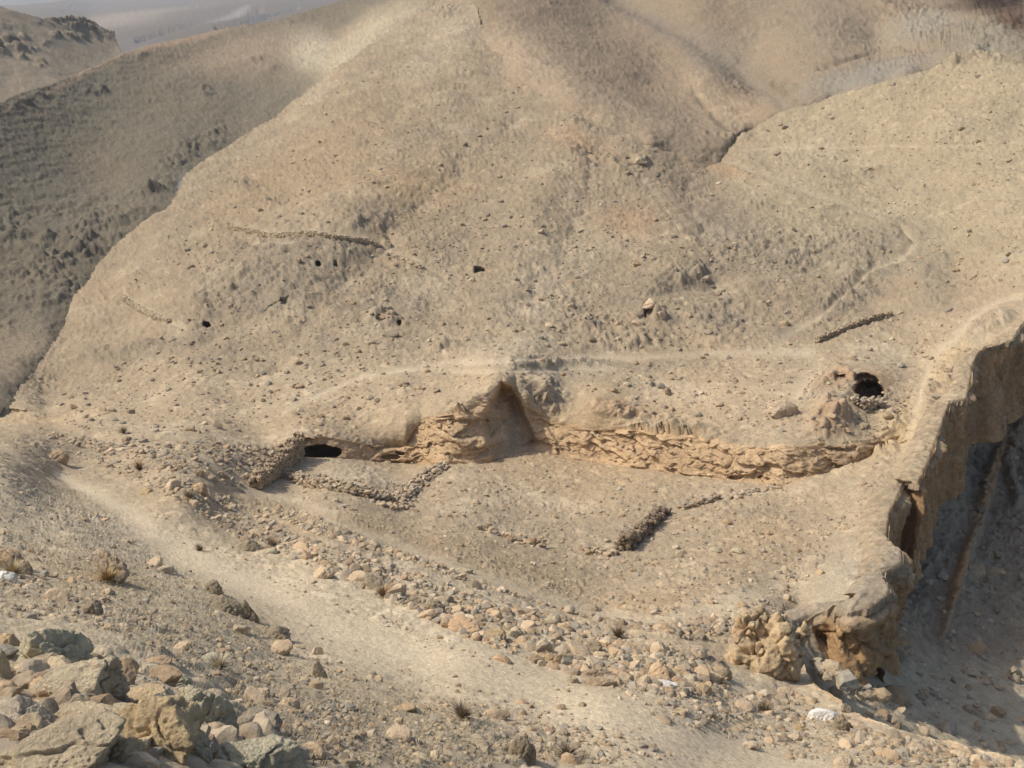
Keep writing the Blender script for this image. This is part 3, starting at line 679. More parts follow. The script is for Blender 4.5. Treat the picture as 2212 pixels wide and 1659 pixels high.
# hill in the upper left corner
B_CTRL = [(0, 10, 190), (250, 80, 225), (0, 225, 150), (270, 120, 205), (120, 120, 178), (-300, 100, 150), (-300, 300, 120), (300, 200, 170)]
B_POLY = [(-420, -30), (-60, -6), (0, 10), (32, 22), (87, 37), (124, 38), (154, 36), (189, 43), (211, 55), (231, 66), (246, 74), (251, 92), (265, 113), (330, 180), (330, 330), (-420, 400)]
def b_relief(B, c):
    nb = fbm(B, .3, 3, 131); nf = fbm(B, 1.5, 3, 132)
    h, i = cells(B[..., 0] + .5 * nb, B[..., 1], 2.4, 133, .25, .4)
    r = np.zeros(B.shape[:2], F32)
    for b in [(160, 50, 60, 14, 5), (205, 68, 50, 14, 20), (150, 80, 50, 8, 0), (70, 110, 40, 8, -30), (10, 90, 60, 30, 0), (80, 140, 16, 8, 0)]:
        k, m = c.blob(*b); r[k] = np.maximum(r[k], m)
    c.nb, c.nf, c.r, c.h = nb, nf, r, h
    return (fbm(B, .06, 3, 134) * 1.2 + nb * .3 + nf * .12 + h * (.7 * r + .06) + np.maximum(nb, 0) * 1.1 * r).astype(F32)
def b_colour(B, c):
    A = np.empty(B.shape, F32); A[:] = s2l(140, 126, 104)
    r = np.clip(c.r * 1.2 * sstep(.1, .5, c.h), 0, 1)[..., None]; A = A * (1 - r * .8) + s2l(112, 100, 80) * r * .8
    return A * (1 + .14 * c.nf + .12 * c.nb)[..., None]
sheet("hill", B_CTRL, (-410, 320, -28, 330), 2.6, B_POLY, b_relief, b_colour, M_FAR, 1 / 300., 1 / 90.)

# far blue hills
A_CTRL = [(0, 6, 1900), (140, 0, 2000), (300, 110, 620), (740, 5, 1100), (500, 60, 760), (420, 10, 1500), (200, 40, 1300), (600, 20, 1050), (-300, 20, 1600), (900, 0, 1200), (250, 180, 450), (-300, 150, 500)]
A_POLY = [(-420, 30), (-60, 16), (0, 12), (50, 9), (100, 4), (140, 0), (200, -10), (300, -18), (1000, -18), (1000, 220), (-420, 220)]
def a_relief(B, c):
    c.nb = fbm(B, .02, 4, 141)
    g = np.zeros(B.shape[:2], F32)
    for pts, wd, s in [([(300, 90), (350, 72), (420, 52), (480, 40), (560, 22)], 6, 1.), ([(470, 62), (560, 42), (640, 18)], 5, 1.)]:
        k, m = c.line(pts, wd, .5); g[k] = np.maximum(g[k], m * s)
    c.g = g
    return (fbm(B, .004, 3, 142) * 8 + fbm(B, .02, 4, 143, .5) * 2.5 - g * 4).astype(F32)
def a_colour(B, c):
    A = np.empty(B.shape, F32); A[:] = s2l(104, 94, 82)
    for b, col, s in [((480, 34, 60, 4, -18), s2l(196, 184, 168), .7), ((310, 95, 50, 16, -10), s2l(104, 100, 98), .8), ((440, 46, 90, 5, -17), s2l(96, 94, 92), .8), ((560, 36, 100, 5, -18), s2l(96, 94, 92), .8), ((260, 40, 160, 12, -8), s2l(160, 142, 122), .6)]:
        k, mm = c.blob(*b, warp=.3); mm = np.clip(mm * s, 0, 1)[..., None]; A[k] = A[k] * (1 - mm) + col * mm
    return A * (1 + .12 * c.nb)[..., None]
sheet("far_hills", A_CTRL, (-410, 990, -17, 215), 2.6, A_POLY, a_relief, a_colour, M_FAR, 1 / 2600., 1 / 300.)

# ravine on the right: pale ledge, then the shaded slope below the cliff
H_CTRL = [(1740, 1420, 25.6), (1738, 1450, 24.8), (1760, 1490, 24.5), (1880, 1560, 25), (2000, 1597, 26), (2212, 1655, 27.5), (1900, 1475, 28.3), (1800, 1420, 27.5), (2100, 1560, 29), (2190, 1540, 31), (2000, 1480, 31), (2212, 1480, 34), (2000, 1300, 39), (2100, 1350, 39), (2212, 1300, 43), (2000, 1100, 49), (2100, 1150, 50), (2212, 1100, 53), (2100, 950, 60), (2212, 900, 64), (2212, 700, 72), (1850, 1250, 39), (2500, 1300, 46), (2500, 900, 62), (1700, 1600, 22.5), (2500, 1700, 28), (1900, 1650, 23)]
def h_relief(B, c):
    nb = fbm(B, .5, 3, 151); nf = fbm(B, 3., 4, 152)
    h, i = cells(B[..., 0], B[..., 1], .45, 153, .2, .4)
    c.nb, c.nf = nb, nf
    up = sstep(1500, 1300, c.V)
    for pts, wd, s_ in [([(2168, 950, 13), (2130, 1050, 16), (2092, 1180, 14), (2052, 1280, 9), (2030, 1380, 6)], 0, .4), ([(2212, 900, 14), (2170, 1010, 12), (2200, 1100, 12)], 0, .4)]:
        k, m = c.line(pts, wd, .4, 3.0); nb[k] += m * s_ / .38
    return (nb * (.08 + .3 * up) + nf * (.03 + .09 * up) + h * (.35 + .3 * up) + fbm(B, 1.2, 5, 154, .6, True) * .4 * up).astype(F32)
def h_colour(B, c):
    A = np.empty(B.shape, F32); A[:] = s2l(180, 163, 133)
    up = sstep(1500, 1380, c.V + 25 * c.nb)[..., None]
    A = A * (1 - up) + s2l(150, 134, 110) * up
    for b, col, s in [((1980, 1290, 50, 12, 0), s2l(140, 110, 84), .5), ((2180, 960, 40, 60, 0), s2l(150, 118, 84), .6), ((2128, 1060, 16, 120, 20), s2l(176, 132, 84), .9), ((2062, 1250, 11, 110, 17), s2l(176, 132, 84), .9)]:
        k, mm = c.blob(*b, warp=.4); mm = np.clip(mm * s, 0, 1)[..., None]; A[k] = A[k] * (1 - mm) + col * mm
    return A * np.clip(1 + .35 * c.nf + .04 * c.nb + .3 * fbm(B, 1.6, 4, 156), .5, 1.5)[..., None]
sheet("ravine", H_CTRL, (1660, 2700, 640, 1720), 2.6, [(1660, 1380), (1720, 1340), (1800, 1200), (1880, 1000), (2000, 820), (2080, 720), (2700, 640), (2700, 1800), (1660, 1800)], h_relief, h_colour, M_GROUND, 1 / 70., 1 / 12.)

# ------------------------------------------------------------------ cliff below the rim
def resample(pts3, step):
    p = np.asarray(pts3); seg = np.linalg.norm(np.diff(p, axis=0), axis=1); s = np.r_[0, np.cumsum(seg)]
    t = np.arange(0, s[-1], step)
    return np.stack([np.interp(t, s, p[:, i]) for i in range(3)], -1), t

def ribbon(name, pix, height, step, seed, cap=.35, flare=.25, amp=1.0, colA=(170, 132, 90), colB=(120, 96, 70), grey=(150, 142, 126), kind="structure", streak=False):
    p3 = np.array([surf(np.array(u), np.array(v)) for u, v in pix]) if not isinstance(pix, np.ndarray) else pix
    L, t = resample(p3, step)
    k = np.ones(9) / 9; Lp = np.pad(L, ((4, 4), (0, 0)), 'edge')
    Ls = np.stack([np.convolve(Lp[:, i], k, 'valid') for i in range(3)], -1)
    k2 = np.ones(61) / 61; Lp = np.pad(Ls, ((30, 30), (0, 0)), 'edge')
    Lm = np.stack([np.convolve(Lp[:, i], k2, 'valid') for i in range(3)], -1)
    T = np.gradient(Lm, axis=0); T[:, 2] = 0; T /= np.linalg.norm(T, axis=1, keepdims=True) + 1e-9
    Nh = np.stack([T[:, 1], -T[:, 0], np.zeros(len(T))], -1)
    H = np.asarray(height(t / t[-1])) if callable(height) else np.full(len(t), height)
    n_in = 22; hmax = H.max(); n_dn = int(hmax / step)
    w = np.linspace(0, 1, n_dn)
    rows = []
    for i in range(n_in):
        t_ = 1 - i / n_in
        rows.append(Ls * (1 - t_) + Lm * t_ - Nh * (.9 * t_) + np.array([0, 0, 1]) * (.05 - .05 * t_ - .34 * t_ ** 3))
    for x in w:
        off = cap * np.minimum(1, x * hmax / .3) * (1 - sstep(.15, .5, np.array(x))) + flare * x * x
        rows.append(Ls + Nh * off + np.array([0, 0, -1.0]) * (H * x)[:, None])
    G = np.stack(rows)                       # rows x along
    NH = np.broadcast_to(Nh, G.shape)
    f = np.r_[np.zeros(n_in), sstep(0, .35, np.arange(n_dn) * step)][:, None]
    if streak: Qs = np.stack([G[..., 0] * 3.6 + G[..., 2] * .8, G[..., 1] * 3.6 + G[..., 2] * .8, G[..., 2] * .35], -1)
    else: Qs = np.stack([G[..., 0] * .6, G[..., 1] * .6, G[..., 2] * 3.6], -1)
    a = fbm(Qs, 1., 4, seed, .6); b = fbm(G, .8, 4, seed + 3, .55); c = fbm(G, 1.5, 4, seed + 5, .55, True)
    cr = fbm(G, 1.1, 3, seed + 9)
    crack = -np.exp(-(cr / .035) ** 2) * .22
    tq = np.round(b * 5) / 5 * .6 + b * .4
    c2 = fbm(G, 3.5, 3, seed + 11, .6, True)
    but = fbm(np.stack([G[..., 0] * .55 + G[..., 2] * .12, G[..., 1] * .55 + G[..., 2] * .12, G[..., 2] * .12], -1), 1., 3, seed + 13); but = np.round(but * 6) / 6 * .75 + but * .25
    wob_ = fbm(G, .9, 3, seed + 15)[..., None] * np.array([.5, .5, .2])
    v1, v2, vj = blocks(G + wob_, (1.3, 1.3, 3.2) if streak else (.95, .95, .8), seed + 20); u1, u2, uj = blocks(G + wob_ * .5, (.42, .42, 1.1) if streak else (.34, .34, .26), seed + 22)
    joint = np.exp(-(vj / .06) ** 2)
    dsp = ((v1 - .5) * (.24 if streak else .42) + (u1 - .5) * (.06 if streak else .14) - joint * .10 + (c - .3) * .08 + c2 * .04 + (but * .7 if streak else b * .25)) * amp
    D = G + NH * (dsp * f)[..., None]
    topz = np.r_[sstep(0, .5, np.linspace(0, 1, n_in)), sstep(.4, 0, np.arange(n_dn) * step)][:, None]
    D[..., 2] += (fbm(G, 2., 3, seed + 7) * .16 + (v2 - .5) * .08 + (u2 - .5) * .03 - joint * .03) * topz
    A = np.empty(G.shape, F32); A[:] = s2l(*colA)
    m = sstep(-.2, .4, a)[..., None]; A = A * (1 - m * .6) + s2l(*colB) * m * .6
    m = sstep(.0, .4, b)[..., None]; A = A * (1 - m * .45) + s2l(*grey) * m * .45
    top = np.clip(1 - (np.arange(len(rows)) - n_in) / ((.3 if streak else .7) / step), 0, 1)[:, None, None]
    A = A * (1 - top * .8) + s2l(*grey) * top * .8
    if streak: A = A * (1 + .55 * a)[..., None]
    A = A * (1 + .2 * fbm(G, 5., 3, seed + 8) + .22 * (v2 - .5) + .16 * (u2 - .5))[..., None]
    ny, nx = G.shape[:2]
    return build_mesh(name, D.reshape(-1, 3), grid_faces(ny, nx)[:, ::-1], np.clip(A.reshape(-1, 3), .02, .7))

dense = []
for (u0, v0), (u1, v1) in zip(RIM[:-1], RIM[1:]):
    for k_ in range(6):
        dense.append((u0 + (u1 - u0) * k_ / 6, v0 + (v1 - v0) * k_ / 6))
dense = [(u - 4, v - 2) for u, v in dense if u < 2330]
rim3 = []
for u, v in dense: rim3.append(at(u, v, 1 / float(sheet_depth(np.array(u), np.array(v)))))
rim3 = np.array(rim3)
ip = next(i for i, (u, v) in enumerate(dense) if u > 1945 and v < 1225)
link("cliff", ribbon("cliff", rim3[:ip + 10], lambda s: 1.7 + 1.0 * s, .045, 201, cap=.2, flare=.25, amp=.9, grey=(168, 156, 134), colA=(186, 148, 100), colB=(150, 116, 80)), M_CLIFF, kind="structure")
link("cliff", ribbon("cliff", rim3[ip - 9:], lambda s: 3.4 + 1.8 * s, .055, 231, cap=.12, flare=.25, amp=1.0, grey=(176, 158, 128), colA=(192, 154, 108), colB=(136, 106, 76), streak=True), M_CLIFF, kind="structure")

# ------------------------------------------------------------------ stones
import bmesh
_ICO = {}
def ico(level):
    if level not in _ICO:
        bm = bmesh.new(); bmesh.ops.create_icosphere(bm, subdivisions=level, radius=1.0)
        bm.verts.ensure_lookup_table()
        v = np.array([x.co[:] for x in bm.verts], np.float64); f = np.array([[y.index for y in x.verts] for x in bm.faces], np.int32); bm.free()
        _ICO[level] = (v / np.linalg.norm(v, axis=1, keepdims=True), f)
    return _ICO[level]

def rock_shape(level, seed, planes=11, cut=.5, rough=.06, fine=0.0, soft=38.0, squash=(1, 1, 1)):
    """a broken limestone block: a ball cut by random planes, then weathered"""
    r = np.random.default_rng(seed); v, f = ico(level)
    n = r.normal(size=(planes, 3)); n /= np.linalg.norm(n, axis=1, keepdims=True)
    d = r.uniform(cut, .9, planes)
    c = np.maximum(v @ n.T, 1e-3)
    rad = d[None] / c
    rad = np.minimum(rad, 1.12)
    rr = -np.log(np.exp(-soft * rad).sum(1) + np.exp(-soft * 1.05)) / soft
    P = v * rr[:, None]
    off = r.uniform(-50, 50, 3)
    Pn = (P + off).astype(np.float64)
    h = fbm(Pn, 1.7, 4, seed, .55) * rough * 2
    if fine: h = h + fbm(Pn, 8., 3, seed + 9, .6) * fine * .5 + fbm(Pn, 5., 4, seed + 3, .6, True) * fine - np.exp(-(fbm(Pn, 1.3, 3, seed + 5) / .05) ** 2) * fine * 1.6 + fbm(Pn, 14., 3, seed + 4) * fine * .5
    P = P + v * h[:, None]
    return P * np.array(squash), f

PROTO = {lv: [rock_shape(lv, 300 + i, 6 + i % 4, .38, .05 if lv < 3 else .06, .03 if lv > 2 else 0) for i in range(14)] for lv in (1, 2, 3)}
ROCK_ME = []
for i, (v, f) in enumerate(PROTO[3]):
    me = build_mesh("limestone_block", v, f, None, False); me.materials.append(M_ROCK); ROCK_ME.append(me)

def rotm(rx, ry, rz):
    cx, sx, cy, sy, cz, sz = math.cos(rx), math.sin(rx), math.cos(ry), math.sin(ry), math.cos(rz), math.sin(rz)
    return np.array([[cz * cy, cz * sy * sx - sz * cx, cz * sy * cx + sz * sx], [sz * cy, sz * sy * sx + cz * cx, sz * sy * cx - cz * sx], [-sy, cy * sx, cy * cx]])

class Heap:
    """many stones gathered into one mesh"""
    def __init__(s): s.v, s.f, s.c, s.n = [], [], [], 0
    def add(s, pos, size, level, col, rng, flat=1.0, R=None):
        v, f = (BOXP if (R is not None or (level == 2 and rng.random() < .6)) else PROTO[level])[rng.integers(14)]
        M = rotm(rng.uniform(-.5, .5), rng.uniform(-.5, .5), rng.uniform(0, 6.28)) if R is None else R
        sc_ = np.asarray(size) * np.array([1, 1, flat]) if np.ndim(size) == 0 else np.asarray(size)
        s.v.append((v * sc_) @ M.T + pos); s.f.append(f + s.n); s.n += len(v)
        s.c.append(np.broadcast_to(np.asarray(col, F32), (len(v), 3)))
    def mesh(s, name, smooth=False): return build_mesh(name, np.concatenate(s.v), np.concatenate(s.f), np.concatenate(s.c), smooth)

STONE_COLS = [s2l(*c) for c in [(184, 162, 130), (174, 152, 122), (192, 170, 134), (166, 148, 122), (180, 154, 118), (160, 144, 122), (198, 178, 148), (176, 148, 114), (166, 154, 134)]]
def stone_col(rng, dark=1.0): return STONE_COLS[rng.integers(len(STONE_COLS))] * rng.uniform(.76, 1.06) * dark

BOXP = []
for i in range(14):
    r_ = np.random.default_rng(900 + i); v_, f_ = ico(2)
    n_ = np.concatenate([np.eye(3), -np.eye(3), r_.normal(size=(3, 3))]); n_[:6] += r_.normal(size=(6, 3)) * .16; n_ /= np.linalg.norm(n_, axis=1, keepdims=True)
    d_ = np.r_[r_.uniform(.6, .8, 6), r_.uniform(.75, .95, 3)]
    rad_ = np.minimum((d_[None] / np.maximum(v_ @ n_.T, 1e-3)), 1.2); rr_ = -np.log(np.exp(-22 * rad_).sum(1)) / 22
    BOXP.append((v_ * rr_[:, None] * 1.15 + r_.normal(size=v_.shape) * .02, f_))
def big_rock(u, v, w, h, label, seed, mat=None, d=None, level=5, rz=None, tilt=(0, 0), yk=.85, lift=.1, fine=.075, planes=9, cut=.46, name="boulder", cat="rock", group=None):
    p = surf(np.array(float(u)), np.array(v + h * .28)) if d is None else at(u, v + h * .28, d)
    dist = (p - CAM) @ FWD; k = dist / FOC
    sx, sy, sz = w * k * .66, w * k * .6 * yk, h * k * .8
    vv, ff = rock_shape(level, seed, planes, cut, .07, fine)
    me = build_mesh(name, vv * np.array([sx, sy, sz]), ff, None, True)
    r = random.Random(seed)
    o = link(name, me, mat or M_ROCK, label=label, cat=cat, group=group, loc=p + np.array([0, 0, sz * lift]))
    o.rotation_euler = (tilt[0], tilt[1], r.uniform(-.4, .4) if rz is None else rz)
    return o

M_PALE = rock_material("pale_limestone", s2l(210, 194, 160), s2l(214, 196, 160), s2l(206, 192, 164), 7.0, .09)
M_YELL = rock_material("ochre_limestone", s2l(206, 180, 136), s2l(210, 182, 136), s2l(200, 174, 132), 7.0, .09)
M_PINK = rock_material("pinkish_limestone", s2l(200, 176, 146), s2l(192, 170, 140), s2l(206, 182, 152), 6.0, .09)
M_GREYR = rock_material("grey_weathered_rock", s2l(176, 160, 132), s2l(182, 164, 136), s2l(170, 154, 126), 6.0, .09)
M_GREEN = rock_material("lichen_limestone", s2l(200, 186, 154), s2l(194, 182, 150), s2l(202, 188, 158), 8.0, .09)
M_BROWN = rock_material("brown_rock", s2l(174, 146, 112), s2l(162, 138, 108), s2l(182, 152, 118), 4.0, .02)
M_WHITE = rock_material("white_limestone", s2l(208, 204, 196), s2l(214, 208, 200), s2l(200, 196, 186), 5.0, .02)

M_CREAM_LIT = rock_material("cream_limestone_lit", s2l(232, 214, 180), s2l(236, 212, 172), s2l(226, 210, 184), 7.0, .09)
M_HONEY_LIT = rock_material("honey_limestone_lit", s2l(234, 206, 158), s2l(230, 202, 156), s2l(236, 208, 164), 7.0, .09)
M_OLIVE_LIT = rock_material("greenish_limestone_lit", s2l(222, 212, 178), s2l(218, 208, 174), s2l(226, 214, 182), 7.0, .09)
# the pile of boulders under the viewpoint
FRONT = [
    (102, 1418, 155, 105, "broad hump-backed grey-tan boulder with a pointed top, rearmost of the near boulder pile", M_GREYR, 1, {}),
    (182, 1500, 205, 92, "long slanting tan boulder with a blunt dark end, across the middle of the near pile", M_PINK, 2, dict(tilt=(0, -.35), yk=.5)),
    (306, 1522, 105, 58, "orange-topped rounded boulder wedged behind the long slanting one", M_YELL, 3, {}),
    (45, 1580, 120, 84, "smooth pinkish block at the left edge of the near boulder pile", M_PINK, 4, {}),
    (180, 1578, 135, 62, "flat pinkish slab above the dark gap in the near pile", M_PINK, 5, dict(tilt=(0, -.15))),
    (130, 1632, 230, 105, "big pale wedge-shaped boulder with a pointed ridge at the bottom of the pile", M_PALE, 6, dict(planes=8)),
    (338, 1598, 165, 135, "large yellowish boulder in the middle of the near pile", M_YELL, 7, {}),
    (440, 1560, 95, 130, "tall rugged pale boulder standing on end with a knobbly top", M_GREEN, 8, dict(fine=.09, cut=.5)),
    (528, 1632, 180, 110, "greenish-white rough boulder at the right end of the near pile", M_GREEN, 9, dict(fine=.08)),
    (272, 1634, 76, 60, "small ochre stone under the flat slab of the near pile", M_YELL, 10, {}),
    (18, 1392, 56, 46, "tan stone with an orange face on the slope above the near pile", M_YELL, 11, {}),
    (14, 1216, 56, 40, "brown rounded boulder at the left edge with dry grass in front", M_BROWN, 12, {}),
    (10, 1246, 40, 32, "whitish angular stone under the brown boulder at the left edge", M_WHITE, 13, {}),
    (45, 1232, 34, 30, "dark stone beside the brown boulder at the left edge", M_GREYR, 14, {}),
    (238, 1240, 62, 66, "tan humped boulder with a dark slit casting a long shadow on the dry slope", M_PINK, 15, dict(lift=.25)),
    (222, 1212, 34, 22, "pale capstone lying on top of the humped boulder with the slit", M_PALE, 16, dict(lift=.8)),
    (200, 1318, 46, 38, "rough grey stone on the dry slope below the humped boulder", M_GREYR, 17, {}),
    (2, 1452, 26, 80, "dark upright stone at the left edge beside the hump-backed boulder", M_GREYR, 18, {}),
    (463, 1276, 36, 34, "upper pointed rock of the dark outcrop beside the main path", M_GREYR, 19, dict(fine=.08)),
    (496, 1312, 62, 44, "broad dark rock in the middle of the outcrop beside the main path", M_GREYR, 20, dict(fine=.1)),
    (530, 1324, 42, 46, "blocky brown-grey rock at the path end of the dark outcrop", M_GREYR, 21, dict(fine=.1)),
    (604, 1374, 46, 28, "pair-humped grey rock on the lower edge of the main path", M_GREYR, 22, {}),
    (684, 1408, 24, 20, "small grey rock on the near edge of the main path", M_ROCK, 23, {}),
    (690, 1450, 26, 42, "upright pointed tan rock casting a slim shadow below the path edge", M_PALE, 24, dict(cut=.45)),
    (446, 1420, 60, 36, "flat grey-green slab half sunk in the dry grass slope", M_GREEN, 25, dict(lift=-.2)),
    (374, 1470, 50, 26, "flat greenish stone sunk in the slope beside the near pile", M_GREEN, 26, dict(lift=-.25)),
    (338, 1428, 46, 17, "thin brown slab with a dark edge on the dry slope", M_BROWN, 27, {}),
    (617, 1525, 42, 34, "pale grey stone on the dry slope right of the near pile", M_ROCK, 28, {}),
    (560, 1498, 36, 24, "tan stone low in the dry slope above the greenish boulder", M_ROCK, 29, {}),
    (82, 1480, 40, 30, "grey stone filling the gap between the hump and the slanting boulder", M_GREEN, 31, {}),
    (100, 1500, 54, 40, "brownish lump behind the smooth pinkish block", M_BROWN, 32, {}),
    (250, 1555, 60, 30, "pale rubble stone under the orange-topped boulder", M_PALE, 33, {}),
    (410, 1630, 60, 60, "shaded tan stone between the tall boulder and the greenish one", M_PINK, 34, {}),
    (600, 1668, 90, 50, "pale stone at the bottom edge right of the greenish boulder", M_PALE, 35, dict(lift=-.2)),
]
NEAR_LIT_TONE = {M_PINK: M_CREAM_LIT, M_PALE: M_CREAM_LIT, M_YELL: M_HONEY_LIT, M_GREEN: M_OLIVE_LIT, M_GREYR: M_OLIVE_LIT}  # paler copies for near boulders, brightening their shaded faces by colour
for u, v, w, h, lab, mat, sd, kw in FRONT:
    if u < 640 and v > 1380: mat = NEAR_LIT_TONE.get(mat, mat)
    big_rock(u, v, w, h, lab, 500 + sd, mat, level=6 if w > 80 else 5, **kw)

# single blocks in the rubble below the main path and around it
BLOCKS = [
    (1012, 1351, 78, 44, "big brown overhanging boulder, largest in the rubble below the main path", M_BROWN, dict(fine=.07, yk=.7)),
    (973, 1348, 40, 30, "tan knobbly boulder touching the left side of the big overhanging one", M_PINK, {}),
    (1063, 1376, 54, 22, "long yellow block right of the big overhanging boulder", M_YELL, {}),
    (1108, 1371, 36, 26, "buff wedge stone between the yellow block and a shadowed dip", M_PALE, {}),
    (1137, 1388, 24, 20, "small pale block casting a shadow to its right in the path rubble", M_PALE, {}),
    (1171, 1405, 32, 30, "upright tan block behind the orange stone", M_ROCK, {}),
    (1159, 1425, 34, 24, "tan double stone in front of the upright block", M_PINK, {}),
    (1191, 1422, 24, 24, "orange-stained stone in the row along the path edge", M_YELL, {}),
    (1206, 1431, 32, 22, "yellowish flat stone beside the orange-stained one", M_YELL, {}),
    (1239, 1471, 24, 30, "blue-grey rounded stone on the edge of the path", M_GREEN, {}),
    (1250, 1445, 42, 24, "tan cracked boulder above the blue-grey stone", M_PINK, {}),
    (1290, 1459, 58, 28, "long pinkish boulder, upper of the pink pair near the path", M_PINK, dict(yk=.5)),
    (1301, 1477, 62, 26, "long pinkish boulder, lower of the pink pair near the path", M_PINK, dict(yk=.5)),
    (1333, 1473, 38, 24, "pinkish block with a shadowed end right of the pink pair", M_PINK, {}),
    (1429, 1459, 42, 40, "smooth grey-tan boulder leaning beside the white slab", M_ROCK, {}),
    (1434, 1480, 48, 17, "white slab lying at the foot of the leaning boulder", M_WHITE, dict(yk=.6)),
    (1460, 1478, 30, 22, "brown stone with a dark shadow at the right of the white slab", M_BROWN, {}),
    (1279, 1402, 32, 32, "rough grey boulder alone on the bare patch of rubble", M_GREYR, dict(fine=.08)),
    (1190, 1343, 40, 24, "pale boulder with a straight cut right face", M_PALE, dict(planes=7, cut=.5)),
    (1222, 1363, 30, 20, "tan boulder below the one with a cut face", M_ROCK, {}),
    (1068, 1314, 30, 19, "orange rounded boulder at the left end of a short row", M_YELL, {}),
    (1091, 1323, 24, 20, "second stone of the short row beside the orange boulder", M_PINK, {}),
    (1112, 1323, 28, 20, "darker middle stone of the short row", M_BROWN, {}),
    (1134, 1324, 30, 18, "last stone at the right end of the short row", M_PINK, {}),
    (1000, 1232, 30, 14, "pale flat block beside the second track", M_PALE, {}),
    (1023, 1266, 24, 18, "grey angular block between the two lower tracks", M_GREYR, {}),
    (929, 1317, 42, 26, "dark low boulder at the left of the big rubble heap", M_GREYR, {}),
    (963, 1302, 36, 20, "tan mound-shaped boulder behind the dark low one", M_PINK, {}),
    (888, 1303, 32, 24, "grey pointed stone on the rubble slope", M_GREYR, {}),
    (1259, 1527, 16, 10, "small dark grey stone lying alone on the pale path", M_GREYR, {}),
    (989, 1485, 13, 9, "tiny blackish stone alone in the middle of the pale path", M_BROWN, {}),
    (1085, 1428, 32, 15, "low brownish stone on the edge of the path", M_BROWN, {}),
    (1122, 1628, 48, 56, "rugged dark boulder at the bottom edge of the picture", M_GREYR, dict(fine=.1)),
    (1284, 1314, 24, 18, "dark twin stones beside the lower bend of the track", M_GREYR, {}),
    (1344, 1346, 13, 20, "thin upright dark stone on the rubble slope", M_GREYR, {}),
    (1776, 1552, 52, 26, "white boulder in front of the rock pillar shadow", M_WHITE, dict(yk=.7)),
    (1816, 1566, 38, 42, "rough brown-grey boulder right of the white boulder", M_GREYR, dict(fine=.1)),
    (1826, 1534, 22, 22, "grey pointed stone above the white boulder", M_GREYR, {}),
    (1698, 1502, 32, 16, "tan stone at the foot of the rock pillar", M_PINK, {}),
    (1730, 1573, 26, 18, "yellowish stone below the white boulder", M_YELL, {}),
    (1560, 1465, 26, 30, "grey jagged stone left of the rock pillar", M_GREYR, {}),
    (1820, 1653, 44, 26, "rounded grey boulder at the bottom edge right of the path", M_ROCK, {}),
    (1763, 1425, 22, 13, "pale block on the ledge between the pillar and the cliff", M_PALE, dict(d=25.3)),
    (1696, 889, 58, 26, "mushroom-shaped rock with a shadowed underside on the grey gravel below the cave", M_PINK, dict(lift=.5, fine=.08)),
    (122, 987, 40, 24, "reddish-brown rounded boulder above the start of the main path", M_BROWN, {}),
    (318, 1064, 20, 12, "orange-brown block among grey stones beside the path", M_YELL, {}),
    (372, 1050, 40, 22, "large grey slab-sided boulder in the stones beside the path", M_ROCK, {}),
    (428, 1056, 26, 26, "brown boulder at the right end of the stones beside the path", M_BROWN, {}),
    (540, 1182, 44, 22, "grey angular boulder with a pointed end beside the path", M_GREYR, {}),
    (580, 1192, 34, 18, "flat pale slab right of the grey angular boulder", M_PALE, {}),
    (700, 1240, 40, 26, "tan block at the edge of the path above its widest stretch", M_ROCK, {}),
    (760, 1238, 34, 26, "tan block in the rubble right of the path", M_PINK, {}),
    (810, 1262, 50, 34, "brown-grey lump of rock with a shadowed side in the rubble", M_GREYR, {}),
    (1468, 1195, 22, 14, "pinkish block on the terrace floor beyond the dark wall end", M_PINK, {}),
    (1545, 1190, 22, 12, "pale oblong block on the terrace floor", M_PALE, {}),
    (1592, 1192, 22, 11, "pale flat block beside the oblong one on the terrace floor", M_PALE, {}),
    (1570, 1130, 18, 12, "brown block in a small heap on the terrace floor", M_BROWN, {}),
    (1660, 1153, 14, 11, "single dark red stone on the slope near the grey shelf", M_BROWN, {}),
    (895, 1080, 14, 10, "dark block at the corner of the enclosure walls", M_GREYR, {}),
    (1405, 692, 34, 18, "big tan boulder over a dark hollow on the hillside", M_PINK, dict(lift=.4, fine=.08)),
    (1380, 705, 24, 16, "tan boulder left of the dark hollow on the hillside", M_PINK, {}),
    (1428, 700, 18, 14, "tan boulder right of the dark hollow on the hillside", M_PINK, {}),
    (830, 692, 26, 12, "brown rock lump in a hollow low on the hill", M_BROWN, dict(fine=.08)),
    (1380, 355, 26, 12, "dark rock ledge near the crest of the hill", M_GREYR, {}),
]
for n_, (u, v, w, h, lab, mat, kw) in enumerate(BLOCKS): big_rock(u, v, w, h, lab, 620 + n_, mat, level=5 if w > 30 else 4, **kw)

# ------------------------------------------------------------------ scattered stones
def masksample(n, zones, rng, avoid=True):
    """zones: (polygon, weight) ; returns sight lines"""
    out = []
    polys = [np.array(z[0], float) for z in zones]; wts = np.array([z[1] for z in zones], float); wts /= wts.sum()
    for pl, wt in zip(polys, wts):
        need = int(n * wt); got = 0; guard = 0
        lo, hi = pl.min(0), pl.max(0)
        while got < need and guard < 60:
            guard += 1
            c = rng.uniform(lo, hi, (need * 3, 2)); m = inside(c[:, 0], c[:, 1], pl.tolist())
            c = c[m]
            if avoid and len(c):
                i = np.clip(np.searchsorted(us, c[:, 0]), 0, len(us) - 1); j = np.clip(np.searchsorted(vs, c[:, 1]), 0, len(vs) - 1)
                c = c[(rng.random(len(c)) > smooth[j, i] * 1.05) & ins[j, i]]
                cl_n = fbm(np.c_[c / 26., np.zeros(len(c))], 1, 3, 91); c = c[rng.random(len(c)) < .25 + 1.6 * np.clip(cl_n + .25, 0, 1)]
            out.append(c[:need - got]); got += len(out[-1])
    return np.concatenate(out)

